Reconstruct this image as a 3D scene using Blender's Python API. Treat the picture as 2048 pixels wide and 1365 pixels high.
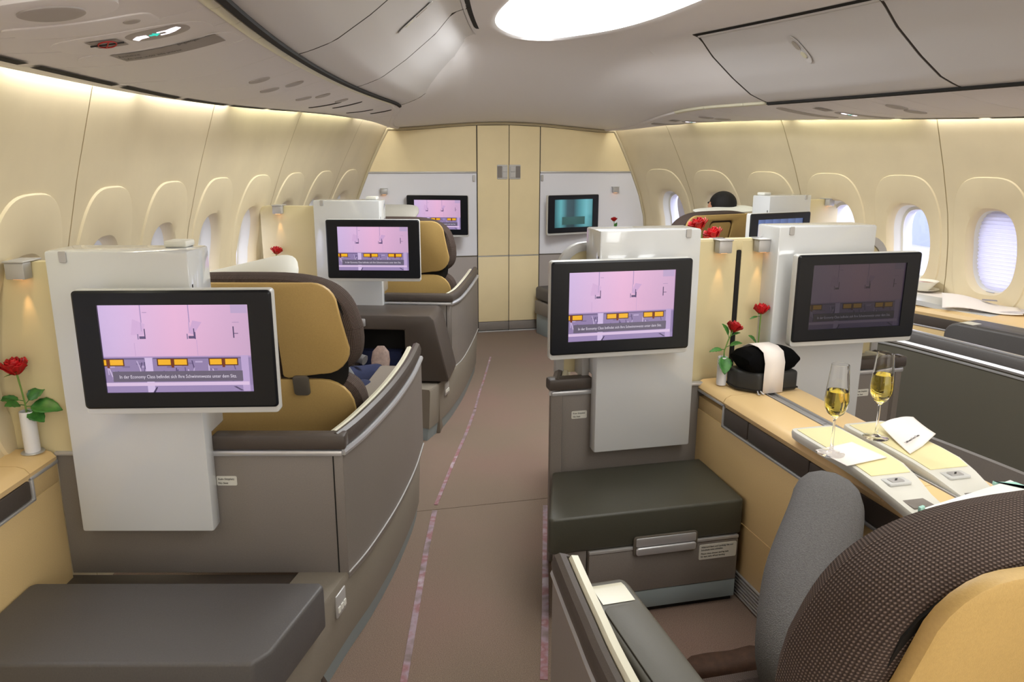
import bpy, bmesh, math, random
from mathutils import Vector, Matrix
random.seed(4)
for o in list(bpy.data.objects): bpy.data.objects.remove(o)
SC = bpy.context.scene
COL = SC.collection
R = math.radians
sin, cos, pi = math.sin, math.cos, math.pi

# ------------------------------------------------------------ camera
def make_camera():
    pit, yaw, rol = R(13.68), R(13.5), R(0.183)
    fw = Vector((sin(yaw)*cos(pit), cos(yaw)*cos(pit), -sin(pit)))
    rt = Vector((cos(yaw), -sin(yaw), 0)); up = rt.cross(fw)
    r2 = rt*cos(rol)+up*sin(rol); u2 = up*cos(rol)-rt*sin(rol)
    cd = bpy.data.cameras.new('camera'); co = bpy.data.objects.new('camera', cd); COL.objects.link(co)
    cd.sensor_width = 36; cd.lens = 36*1530/2048; cd.clip_start = .05
    m = Matrix((( r2.x, u2.x, -fw.x, 0), (r2.y, u2.y, -fw.y, 0), (r2.z, u2.z, -fw.z, 1.683), (0, 0, 0, 1)))
    co.matrix_world = m
    SC.camera = co
make_camera()
SC.view_settings.view_transform = 'Standard'; SC.view_settings.look = 'None'
SC.view_settings.gamma = 1; SC.view_settings.use_curve_mapping = False
SC.view_settings.exposure = 0.0

# ------------------------------------------------------------ world and lights
wd = bpy.data.worlds.new('overcast_sky'); SC.world = wd; wd.use_nodes = True
wb = wd.node_tree.nodes['Background']; wb.inputs[0].default_value = (.86, .87, 1, 1); wb.inputs[1].default_value = 5.5

def area(name, loc, sx, sy, power, color, rot=(0, 0, 0)):
    l = bpy.data.lights.new(name, 'AREA'); l.shape = 'RECTANGLE'; l.size = sx; l.size_y = sy
    l.energy = power; l.color = color
    o = bpy.data.objects.new(name, l); o.location = loc; o.rotation_euler = rot; COL.objects.link(o); return o

CXW = 1.64                                   # the cabin's centre line
def w(y):
    t = max(y-2.6, -2.15); return 2.65-.129*t-.03*t*t
def interp(x, xs, ys):
    if x <= xs[0]: return ys[0]
    for i in range(1, len(xs)):
        if x <= xs[i]:
            f = (x-xs[i-1])/(xs[i]-xs[i-1]); return ys[i-1]+f*(ys[i]-ys[i-1])
    return ys[-1]
def off(z): return interp(z, [.9, 1.1, 1.32, 1.6, 1.92, 2.2, 2.4], [0, .02, .08, .20, .36, .55, .72])
def sm(t): t = max(0, min(1, t)); return t*t*(3-2*t)
def offy(z, y): return off(z)*(.55+.45*sm((y-3.2)/3.6))
def W(s, y, z, inset=0): return Vector((CXW+s*(w(y)-offy(z, y)-inset), y, z))
def zlip(y): return 1.885+.065*sm((y-3)/3)
def zout(y): return 1.900+.050*sm((y-3)/3)
def zedge(y): return 2.045-.125*sm((y-5.4)/1.75)
def ledge(y): return .85-.39*sm((y-5.6)/1.55)

# the ceiling light well: warm white panels in the well, one after another along the cabin
WARM = (.95, .98, 1)
for y, pw in ((-2.2, 18), (-.6, 16), (1.0, 11), (2.6, 11), (4.35, 62)):
    area('ceiling_well_lamp', (1.48, y, 2.60), .62, 1.3 if y < 4 else 1.1, pw, WARM)
# unseen fill lamps added behind the viewer, in place of aft cabin light
for x in (.2, 1.64, 3.1):
    area('rear_fill_lamp', (x, -2.3, 2.05), .8, .9, 26, WARM)
# added cool fill light facing forward from behind the viewer, no door there
area('rear_fill_panel', (1.64, -3.1, 1.15), 4.2, 1.7, 30, (.95, .97, 1), (pi/2, 0, 0))
# wash lights hidden above the lip of the side panels
for s in (-1, 1):
    for k in range(9):
        y = -.9+.95*k
        if y > 6.9: continue
        z = zout(y)+.03
        p = W(s, y, z, .028); q = W(s, y+.1, zout(y+.1)+.03, .028)
        a = math.atan2((q-p).x, (q-p).y)
        cool = (1, .99, .93) if k % 4 in (0, 1) else (.98, .99, .80)
        area('side_wash_lamp', p, .03, .93, 1.8, cool, (0, 0, -a))

# ------------------------------------------------------------ materials
def lin(c):
    return tuple((v/12.92 if v <= .04045 else ((v+.055)/1.055)**2.4) for v in c)
def hexc(h): return lin(tuple(int(h[i:i+2], 16)/255 for i in (0, 2, 4)))
MATS = {}
def mat(name, h, rough=.5, metal=0, noise=0, nscale=20, bump=0, bscale=200, coat=0, spec=.5, vary=None, trans=0, ior=1.45, emit=None, estr=1, alpha=1, stretch=None):
    m = bpy.data.materials.new(name); m.use_nodes = True; nt = m.node_tree; b = nt.nodes['Principled BSDF']
    c = hexc(h)
    b.inputs['Base Color'].default_value = (*c, 1); b.inputs['Roughness'].default_value = rough
    b.inputs['Metallic'].default_value = metal; b.inputs['Coat Weight'].default_value = coat
    b.inputs['Specular IOR Level'].default_value = spec
    b.inputs['Transmission Weight'].default_value = trans; b.inputs['IOR'].default_value = ior
    if emit: b.inputs['Emission Color'].default_value = (*hexc(emit), 1); b.inputs['Emission Strength'].default_value = estr
    if noise or bump: tc = nt.nodes.new('ShaderNodeTexCoord')
    src = None
    if stretch and (noise or bump):
        mp = nt.nodes.new('ShaderNodeMapping'); mp.inputs['Scale'].default_value = stretch
        nt.links.new(tc.outputs['Object'], mp.inputs[0]); src = mp.outputs[0]
    elif noise or bump: src = tc.outputs['Object']
    if noise:
        n = nt.nodes.new('ShaderNodeTexNoise'); n.inputs['Scale'].default_value = nscale; n.inputs['Detail'].default_value = 4
        nt.links.new(src, n.inputs['Vector'])
        mx = nt.nodes.new('ShaderNodeMix'); mx.data_type = 'RGBA'
        mx.inputs['A'].default_value = (*[v*(1-noise) for v in c], 1)
        d = hexc(vary) if vary else [min(1, v*(1+noise)) for v in c]
        mx.inputs['B'].default_value = (*d, 1)
        mr = nt.nodes.new('ShaderNodeMapRange'); mr.inputs['From Min'].default_value = .3; mr.inputs['From Max'].default_value = .7
        nt.links.new(n.outputs['Fac'], mr.inputs['Value'])
        nt.links.new(mr.outputs[0], mx.inputs['Factor']); nt.links.new(mx.outputs['Result'], b.inputs['Base Color'])
    if bump:
        n2 = nt.nodes.new('ShaderNodeTexNoise'); n2.inputs['Scale'].default_value = bscale; n2.inputs['Detail'].default_value = 3
        nt.links.new(src, n2.inputs['Vector'])
        bp = nt.nodes.new('ShaderNodeBump'); bp.inputs['Strength'].default_value = bump; bp.inputs['Distance'].default_value = .004
        nt.links.new(n2.outputs['Fac'], bp.inputs['Height']); nt.links.new(bp.outputs[0], b.inputs['Normal'])
    MATS[name] = m; return m
mat('wall_cream', 'DED0AF', .6, noise=.05, nscale=3)
mat('joint_tan', 'B5A47C', .7)
mat('trim_cream', 'BDB193', .5)
mat('wall_rim', 'E8DFC0', .5)
mat('ceiling_grey', 'EAE7E8', .55)
mat('ceiling_seam', '3A3532', .8)
mat('bin_white', 'D2D0D1', .45)
mat('psu_grey', 'E3DFE0', .5)
mat('psu_dark', 'AAA39F', .5)
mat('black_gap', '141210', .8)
mat('bulk_cream', 'E6D4A8', .55, noise=.03, nscale=4)
mat('bulk_white', 'E2E2E8', .5)
mat('taupe', '7B746E', .42, noise=.06, nscale=260)
mat('taupe_dark', '5F584E', .5)
mat('base_taupe', '7E766A', .45, noise=.05, nscale=260)
mat('kick_blue', '8B9698', .45)
mat('bulk_grey', 'A8A09B', .5)
mat('silver', 'C4C4C6', .34, metal=.55)
mat('silver_satin', 'B4B2B0', .4, metal=.3)
mat('white_gloss', 'CDCFD0', .12, coat=.6)
mat('white_satin', 'DEDDD4', .4)
mat('divider_cream', 'D6C89E', .5, noise=.03, nscale=4)
mat('leather_cream', 'E4C48E', .45, bump=.05, bscale=300)
mat('panel_honey', 'DDC08A', .5, noise=.05, nscale=300)
mat('shell_yellow', 'BF9F62', .5, bump=.12, bscale=500, noise=.04, nscale=200)
mat('pad_brown', '4A423C', .42, bump=.1, bscale=300)
mat('leather_dark', '53504F', .5, bump=.12, bscale=260, noise=.06, nscale=200)
mat('leather_green', '47463C', .42, bump=.1, bscale=260, noise=.05, nscale=200)
mat('pad_olive', '5A574D', .55, bump=.06, bscale=260)
mat('strip_ivory', 'D9D5BE', .35)
mat('inlay_cream', 'EBE0AE', .4)
mat('tray_rim', 'D8D6CC', .35)
mat('bezel_black', '17191E', .3, spec=.35)
mat('bezel_side', 'C9C9C6', .35)
mat('screen_off', '0A0A0F', .12)
mat('navy_cloth', '131D40', .85, bump=.3, bscale=300, noise=.15, nscale=60)
mat('grey_cloth', '62605F', .95, bump=.8, bscale=300, noise=.2, nscale=260)
mat('grey_shirt', '77787A', .9, bump=.4, bscale=300)
mat('skin', 'C08A6C', .55)
mat('hair_black', '0E0B0C', .7, bump=.5, bscale=300)
mat('shoe_brown', '4C3527', .75, bump=.3, bscale=200, noise=.2, nscale=40)
mat('shoe_tan', '7C685E', .7, noise=.2, nscale=60)
mat('sock_dark', '15191E', .9)
mat('pillow_white', 'E4E4DC', .8, bump=.15, bscale=30)
mat('pillow_grey', 'A7A39A', .8, bump=.15, bscale=30)
mat('paper', 'F0E8E2', .8)
mat('paper_grey', 'C9C2C2', .8, noise=.15, nscale=40)
mat('menu_cover', 'F0F2EC', .5)
mat('menu_green', 'A5D3C6', .5)
mat('ink', '2A2827', .8)
mat('label_white', 'CFCDC4', .5)
mat('vase_white', 'E2E2E6', .35)
mat('rose_red', 'A8060F', .55, noise=.3, nscale=30, vary='D3121C')
mat('rose_pink', 'C4374A', .6)
mat('stem_green', '6B8F3F', .5)
mat('leaf_green', '2F6A2C', .42, noise=.25, nscale=40, vary='4C8A3A')
mat('kit_black', '2A2A28', .5, bump=.15, bscale=200)
mat('velvet_black', '050506', .85, spec=.1, bump=.2, bscale=300)
mat('glass', 'FFFFFF', .0, trans=1, ior=1.3)
mat('wine', 'F2DC6A', .0, trans=1, ior=1.33)
mat('latch_grey', 'AFA79E', .4)
mat('placard', '9C9591', .6)
mat('red_ink', 'B0302C', .6)
mat('belt_white', 'FFFFFF', .5, emit='FFF4FF', estr=1.3)
mat('belt_teal', '20A090', .5, emit='20C8B4', estr=1.0)
mat('well_glow', 'FFFFFF', .6, emit='FFFBEA', estr=.80)
mat('lamp_glow', 'FFD0A0', .5, emit='FFB070', estr=4)
mat('apron_concrete', 'A9A8AC', .8, noise=.1, nscale=.3)
mat('terminal_grey', '8C93A4', .7)
mat('blind_white', 'E8E6F4', .7, trans=0)
mat('ceramic', 'F2EEE2', .25)
mat('coffee', '8A4B22', .3)
mat('red_tail', 'C04038', .6)

def special_materials():
    # a blind lets daylight through
    m = MATS['blind_white']; nt = m.node_tree; b = nt.nodes['Principled BSDF']; out = nt.nodes['Material Output']
    t = nt.nodes.new('ShaderNodeBsdfTranslucent'); t.inputs[0].default_value = (.62, .62, .74, 1)
    ms = nt.nodes.new('ShaderNodeMixShader'); ms.inputs[0].default_value = .40
    nt.links.new(b.outputs[0], ms.inputs[1]); nt.links.new(t.outputs[0], ms.inputs[2]); nt.links.new(ms.outputs[0], out.inputs[0])
    # thin window glazing
    m = bpy.data.materials.new('window_glass'); m.use_nodes = True; nt = m.node_tree
    nt.nodes.remove(nt.nodes['Principled BSDF']); out = nt.nodes['Material Output']
    tr = nt.nodes.new('ShaderNodeBsdfTransparent'); gl = nt.nodes.new('ShaderNodeBsdfGlossy'); gl.inputs['Roughness'].default_value = .05
    tr.inputs[0].default_value = (.93, .94, 1, 1)
    ms = nt.nodes.new('ShaderNodeMixShader'); ms.inputs[0].default_value = .06
    nt.links.new(tr.outputs[0], ms.inputs[1]); nt.links.new(gl.outputs[0], ms.inputs[2]); nt.links.new(ms.outputs[0], out.inputs[0])
    MATS['window_glass'] = m
    # carpet: mottled mauve brown with fine speckle
    m = bpy.data.materials.new('carpet'); m.use_nodes = True; nt = m.node_tree; b = nt.nodes['Principled BSDF']
    b.inputs['Roughness'].default_value = 1; b.inputs['Specular IOR Level'].default_value = .1
    tc = nt.nodes.new('ShaderNodeTexCoord')
    n = nt.nodes.new('ShaderNodeTexNoise'); n.inputs['Scale'].default_value = 420; n.inputs['Detail'].default_value = 2
    n2 = nt.nodes.new('ShaderNodeTexNoise'); n2.inputs['Scale'].default_value = 1.1; n2.inputs['Detail'].default_value = 2
    nt.links.new(tc.outputs['Object'], n.inputs['Vector']); nt.links.new(tc.outputs['Object'], n2.inputs['Vector'])
    r1 = nt.nodes.new('ShaderNodeValToRGB'); r1.color_ramp.elements[0].position = .3; r1.color_ramp.elements[1].position = .72
    r1.color_ramp.elements[0].color = (*hexc('5C5047'), 1); r1.color_ramp.elements[1].color = (*hexc('968679'), 1)
    r2 = nt.nodes.new('ShaderNodeValToRGB'); r2.color_ramp.elements[0].position = .42; r2.color_ramp.elements[1].position = .62
    r2.color_ramp.elements[0].color = (1, .97, .92, 1); r2.color_ramp.elements[1].color = (1.08, .95, .95, 1)
    nt.links.new(n.outputs['Fac'], r1.inputs[0]); nt.links.new(n2.outputs['Fac'], r2.inputs[0])
    mx = nt.nodes.new('ShaderNodeMix'); mx.data_type = 'RGBA'; mx.blend_type = 'MULTIPLY'; mx.inputs['Factor'].default_value = 1
    nt.links.new(r1.outputs[0], mx.inputs['A']); nt.links.new(r2.outputs[0], mx.inputs['B']); nt.links.new(mx.outputs['Result'], b.inputs['Base Color'])
    bp = nt.nodes.new('ShaderNodeBump'); bp.inputs['Strength'].default_value = .4; bp.inputs['Distance'].default_value = .003
    nt.links.new(n.outputs['Fac'], bp.inputs['Height']); nt.links.new(bp.outputs[0], b.inputs['Normal'])
    MATS['carpet'] = m
    # worn light track: pink and white stained plastic
    m = bpy.data.materials.new('light_track'); m.use_nodes = True; nt = m.node_tree; b = nt.nodes['Principled BSDF']; b.inputs['Roughness'].default_value = .6
    tc = nt.nodes.new('ShaderNodeTexCoord'); n = nt.nodes.new('ShaderNodeTexNoise'); n.inputs['Scale'].default_value = 7; n.inputs['Detail'].default_value = 6
    nt.links.new(tc.outputs['Object'], n.inputs['Vector'])
    r1 = nt.nodes.new('ShaderNodeValToRGB'); e = r1.color_ramp.elements
    e[0].position = .36; e[0].color = (*hexc('6E5C56'), 1); e[1].position = .66; e[1].color = (*hexc('AFA1A9'), 1)
    x = e.new(.48); x.color = (*hexc('958089'), 1); x = e.new(.56); x.color = (*hexc('87585A'), 1)
    nt.links.new(n.outputs['Fac'], r1.inputs[0]); nt.links.new(r1.outputs[0], b.inputs['Base Color'])
    MATS['light_track'] = m
    # dotted knit upholstery in UV metres
    m = bpy.data.materials.new('knit'); m.use_nodes = True; nt = m.node_tree; b = nt.nodes['Principled BSDF']
    b.inputs['Roughness'].default_value = .9; b.inputs['Specular IOR Level'].default_value = .15
    uv = nt.nodes.new('ShaderNodeUVMap'); uv.uv_map = 'UVMap'
    sp = nt.nodes.new('ShaderNodeSeparateXYZ'); nt.links.new(uv.outputs[0], sp.inputs[0])
    def M(op, a, bb=None):
        q = nt.nodes.new('ShaderNodeMath'); q.operation = op
        for i, v in enumerate((a, bb)):
            if v is None: continue
            if isinstance(v, (int, float)): q.inputs[i].default_value = v
            else: nt.links.new(v, q.inputs[i])
        return q.outputs[0]
    K = 2*pi/.0105
    u, v = sp.outputs[0], sp.outputs[1]
    a = M('SINE', M('MULTIPLY', M('ADD', u, v), K)); c = M('SINE', M('MULTIPLY', M('SUBTRACT', u, v), K))
    f = M('MULTIPLY', a, c)
    r1 = nt.nodes.new('ShaderNodeValToRGB'); r1.color_ramp.elements[0].position = .08; r1.color_ramp.elements[1].position = .75
    r1.color_ramp.elements[0].color = (*hexc('433833'), 1); r1.color_ramp.elements[1].color = (*hexc('7A6B63'), 1)
    nt.links.new(f, r1.inputs[0]); nt.links.new(r1.outputs[0], b.inputs['Base Color'])
    bp = nt.nodes.new('ShaderNodeBump'); bp.inputs['Strength'].default_value = .5; bp.inputs['Distance'].default_value = .003
    nt.links.new(f, bp.inputs['Height']); nt.links.new(bp.outputs[0], b.inputs['Normal'])
    MATS['knit'] = m
    # lit display pictures
    for nm, k in (('picture', 1.0), ('picture_dim', .07)):
        m = bpy.data.materials.new(nm); m.use_nodes = True; nt = m.node_tree; b = nt.nodes['Principled BSDF']
        b.inputs['Base Color'].default_value = (.01, .01, .012, 1); b.inputs['Roughness'].default_value = .18
        at = nt.nodes.new('ShaderNodeVertexColor'); at.layer_name = 'Col'
        nt.links.new(at.outputs[0], b.inputs['Emission Color']); b.inputs['Emission Strength'].default_value = k
        MATS[nm] = m
special_materials()

# ------------------------------------------------------------ mesh helpers
class MB:
    def __init__(s, mx=1): s.bm = bmesh.new(); s.mx = mx; s.uv = None; s.mi = 0
    def _add(s, tb):
        for f in tb.faces: f.material_index = s.mi
        me = bpy.data.meshes.new('tmp'); tb.to_mesh(me); tb.free(); s.bm.from_mesh(me); bpy.data.meshes.remove(me); return s
    def _bev(s, tb, bev, seg=2, ang=.5):
        if bev > 0:
            tb.normal_update()
            es = [e for e in tb.edges if len(e.link_faces) == 2 and e.calc_face_angle(0) > ang]
            if es: bmesh.ops.bevel(tb, geom=es, offset=bev, segments=seg, profile=.5, affect='EDGES', clamp_overlap=True)
    def box(s, x0, x1, y0, y1, z0, z1, bev=0, seg=2, M=None):
        tb = bmesh.new(); bmesh.ops.create_cube(tb, size=1)
        for v in tb.verts: v.co = Vector(((x0+x1)/2+v.co.x*(x1-x0), (y0+y1)/2+v.co.y*(y1-y0), (z0+z1)/2+v.co.z*(z1-z0)))
        s._bev(tb, bev, seg)
        if M: bmesh.ops.transform(tb, matrix=M, verts=tb.verts)
        return s._add(tb)
    def prism(s, pts, axis, a, b, bev=0, seg=2, f=None, ang=.5):
        # pts in the plane across axis; f maps the final point
        tb = bmesh.new()
        def P(p, t):
            v = {'x': (t, p[0], p[1]), 'y': (p[0], t, p[1]), 'z': (p[0], p[1], t)}[axis]
            return Vector(v)
        lo = [tb.verts.new(P(p, a)) for p in pts]; hi = [tb.verts.new(P(p, b)) for p in pts]
        n = len(pts)
        tb.faces.new(lo); tb.faces.new(hi[::-1])
        for i in range(n): tb.faces.new((lo[i], hi[i], hi[(i+1) % n], lo[(i+1) % n]))
        bmesh.ops.recalc_face_normals(tb, faces=tb.faces)
        s._bev(tb, bev, seg, ang)
        if f:
            for v in tb.verts: v.co = Vector(f(v.co))
        return s._add(tb)
    def ring(s, rings, close=True, cap=True, uv=False):
        tb = bmesh.new(); ul = tb.loops.layers.uv.new('UVMap') if uv else None
        vs = [[tb.verts.new(p) for p in r] for r in rings]; n = len(rings[0])
        uu = [0]; vv = [0]
        if uv:
            mid = rings[len(rings)//2]
            for i in range(n): uu.append(uu[-1]+(Vector(mid[(i+1) % n])-Vector(mid[i])).length)
            for j in range(1, len(rings)): vv.append(vv[-1]+sum((Vector(rings[j][i])-Vector(rings[j-1][i])).length for i in range(0, n, 4))/len(range(0, n, 4)))
        for j in range(len(vs)-1):
            for i in range(n if close else n-1):
                k = (i+1) % n
                fc = tb.faces.new((vs[j][i], vs[j][k], vs[j+1][k], vs[j+1][i]))
                if uv:
                    for lp, (a, b) in zip(fc.loops, ((i, j), (i+1, j), (i+1, j+1), (i, j+1))): lp[ul].uv = (uu[a], vv[b])
        if cap:
            for r in (vs[0], vs[-1]):
                try:
                    fc = tb.faces.new(r)
                    if uv:
                        for lp in fc.loops: lp[ul].uv = (lp.vert.co.x, lp.vert.co.z)
                except ValueError: pass
            bmesh.ops.recalc_face_normals(tb, faces=tb.faces)
        return s._add(tb)
    def tube(s, path, r, n=8, cap=True, up=None):
        path = [Vector(p) for p in path]; rr = r if isinstance(r, (list, tuple)) else [r]*len(path); rings = []
        prev = None
        for i, p in enumerate(path):
            t = (path[min(i+1, len(path)-1)]-path[max(i-1, 0)]).normalized()
            a = prev if prev else (Vector((0, 0, 1)) if abs(t.z) < .9 else Vector((1, 0, 0)))
            a = (a-t*a.dot(t)).normalized(); b = t.cross(a); prev = a
            rings.append([p+(a*cos(2*pi*k/n)+b*sin(2*pi*k/n))*rr[i] for k in range(n)])
        return s.ring(rings, cap=cap)
    def lathe(s, prof, c=(0, 0, 0), n=24, cap=False):
        c = Vector(c)
        return s.ring([[c+Vector((r*cos(2*pi*k/n), r*sin(2*pi*k/n), z)) for k in range(n)] for r, z in prof], cap=cap)
    def grid(s, fn, nu, nv):
        return s.ring([[fn(i/nu, j/nv) for i in range(nu+1)] for j in range(nv+1)], close=False, cap=False)
    def mesh(s, name, mats, org=None, sharp=35):
        if org is not None: bmesh.ops.translate(s.bm, vec=-Vector(org), verts=s.bm.verts)
        if s.mx < 0:
            for v in s.bm.verts: v.co.x = -v.co.x
            bmesh.ops.reverse_faces(s.bm, faces=s.bm.faces)
        me = bpy.data.meshes.new(name); s.bm.to_mesh(me); s.bm.free()
        for m in (mats if isinstance(mats, (list, tuple)) else [mats]): me.materials.append(MATS[m])
        for p in me.polygons: p.use_smooth = True
        me.set_sharp_from_angle(angle=R(sharp))
        return me
    def build(s, name, mats, parent=None, org=None, sharp=35, **k):
        o = bpy.data.objects.new(name, s.mesh(name, mats, org, sharp)); COL.objects.link(o)
        if parent: o.parent = parent
        for a, b in k.items(): o[a] = b
        return o

def thing(name, label, cat, loc=(0, 0, 0), rz=0, group=None, kind=None):
    o = bpy.data.objects.new(name, None); COL.objects.link(o); o.empty_display_size = .05
    o.location = loc; o.rotation_euler = (0, 0, rz); o['label'] = label; o['category'] = cat
    if group: o['group'] = group
    if kind: o['kind'] = kind
    return o
def struct(name, label, loc=(0, 0, 0)):
    o = bpy.data.objects.new(name, None); COL.objects.link(o); o.location = loc; o.empty_display_size = .05
    o['kind'] = 'structure'; o['label'] = label; o['category'] = name.split('_')[0]; return o

def rrect(x0, x1, z0, z1, r, n=5):
    if not isinstance(r, (list, tuple)): r = [r]*4            # bl, br, tr, tl
    pts = []
    for (cx, cz, a, rr) in ((x0+r[0], z0+r[0], pi, r[0]), (x1-r[1], z0+r[1], 1.5*pi, r[1]), (x1-r[2], z1-r[2], 0, r[2]), (x0+r[3], z1-r[3], .5*pi, r[3])):
        if rr < 1e-5: pts.append((cx, cz)); continue
        for k in range(n+1): pts.append((cx+rr*cos(a+k*pi/2/n), cz+rr*sin(a+k*pi/2/n)))
    return pts
def sell(cx, cz, a, b, e, n):
    pts = []
    for k in range(n):
        t = 2*pi*k/n; c, s_ = cos(t), sin(t)
        pts.append((cx+a*math.copysign(abs(c)**(2/e), c), cz+b*math.copysign(abs(s_)**(2/e), s_)))
    return pts
def text_obj(txt, size, mname, parent, loc, rot=(pi/2, 0, 0), align='LEFT', name='lettering', ext=.0003, mirror=False):
    cu = bpy.data.curves.new('t', 'FONT'); cu.body = txt; cu.size = size; cu.align_x = align; cu.extrude = ext; cu.resolution_u = 2
    to = bpy.data.objects.new('t', cu); COL.objects.link(to)
    dg = bpy.context.evaluated_depsgraph_get(); me = bpy.data.meshes.new_from_object(to.evaluated_get(dg))
    bpy.data.objects.remove(to); bpy.data.curves.remove(cu)
    me.materials.clear(); me.materials.append(MATS[mname])
    o = bpy.data.objects.new(name, me); COL.objects.link(o); o.parent = parent; o.location = loc; o.rotation_euler = rot
    return o

# ------------------------------------------------------------ floor
def build_floor():
    fl = struct('floor', 'mauve brown aircraft carpet with worn pink light tracks along the aisle')
    MB().box(-1.35, 4.6, -3.2, 3.42, -.04, 0).build('carpet_panel', 'carpet', fl)
    MB().box(-1.35, 4.6, 3.424, 7.4, -.04, 0).build('carpet_panel', 'carpet', fl)
    MB().box(-1.35, 4.6, -3.2, 7.4, -.08, -.041).build('subfloor', 'black_gap', fl)
    def strip(pts, wd_, name, h=.003):
        m = MB()
        rings = []
        for i, p in enumerate(pts):
            a = Vector(pts[max(i-1, 0)]); b = Vector(pts[min(i+1, len(pts)-1)]); t = (b-a).normalized(); n = Vector((t.y, -t.x))
            p = Vector(p)
            rings.append([(*(p-n*wd_), 0), (*(p-n*wd_), h), (*(p+n*wd_), h), (*(p+n*wd_), 0)])
        m.ring(rings); return m.build(name, 'light_track', fl)
    strip([(-.10, 1.2), (.166, 2.197), (.343, 3.02), (.435, 3.41)], .012, 'light_track')
    strip([(.449, 3.47), (.61, 3.954), (.77, 4.42), (.91, 4.859)], .009, 'light_track')
    strip([(.915, 4.88), (1.02, 5.25), (1.11, 5.544), (1.3, 6.2)], .007, 'light_track')
    strip([(.40, 1.25), (.612, 2.085)], .014, 'light_track')
    strip([(.616, 2.10), (.726, 2.47), (.975, 3.34)], .013, 'light_track')
build_floor()

# ------------------------------------------------------------ side walls and windows
def wall_panel_mesh(s, y0, y1, wins):
    m = MB()
    bm = m.bm
    NR = 64
    zlo, zhi = .62, 1.66
    cuts = [y0]+[(wins[i]+wins[i+1])/2 for i in range(len(wins)-1)]+[y1]
    for i, yc in enumerate(wins):
        a, b = cuts[i]+(.003 if i == 0 else 0), cuts[i+1]-(.003 if i == len(wins)-1 else 0)
        specs = [(sell(yc, 1.098, .148, .257, 2.7, NR), -.045), (sell(yc, 1.098, .152, .262, 2.7, NR), -.012), (sell(yc, 1.098, .163, .273, 2.7, NR), .004),
                 (sell(yc, 1.098, .185, .295, 2.7, NR), .007), (sell(yc, 1.135, .233, .417, 3.2, NR), .009), (sell(yc, 1.135, .237, .421, 3.2, NR), .008), (sell(yc, 1.135, .242, .426, 3.2, NR), 0)]
        rings = [[W(s, p[0], p[1], ins) for p in pts] for pts, ins in specs]
        outer = specs[-1][0]; rect = []
        for (py, pz) in outer:
            dy, dz = py-yc, pz-1.135
            ty = ((b-yc)/dy if dy > 1e-6 else (a-yc)/dy if dy < -1e-6 else 1e9)
            tz = ((zhi-1.135)/dz if dz > 1e-6 else (zlo-1.135)/dz if dz < -1e-6 else 1e9)
            t = min(ty, tz); rect.append([yc+dy*t, 1.135+dz*t])
        for cy, cz in ((a, zlo), (a, zhi), (b, zlo), (b, zhi)):
            k = min(range(NR), key=lambda q: (rect[q][0]-cy)**2+(rect[q][1]-cz)**2); rect[k] = [cy, cz]
        rings.append([W(s, p[0], p[1]) for p in rect])
        m.ring(rings, cap=False)
    a, b = y0+.003, y1-.003
    m.grid(lambda u, v: W(s, a+(b-a)*u, zhi+(2.3-zhi)*v), 6, 8)
    m.grid(lambda u, v: W(s, a+(b-a)*u, 0+zlo*v), 6, 2)
    return m
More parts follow.
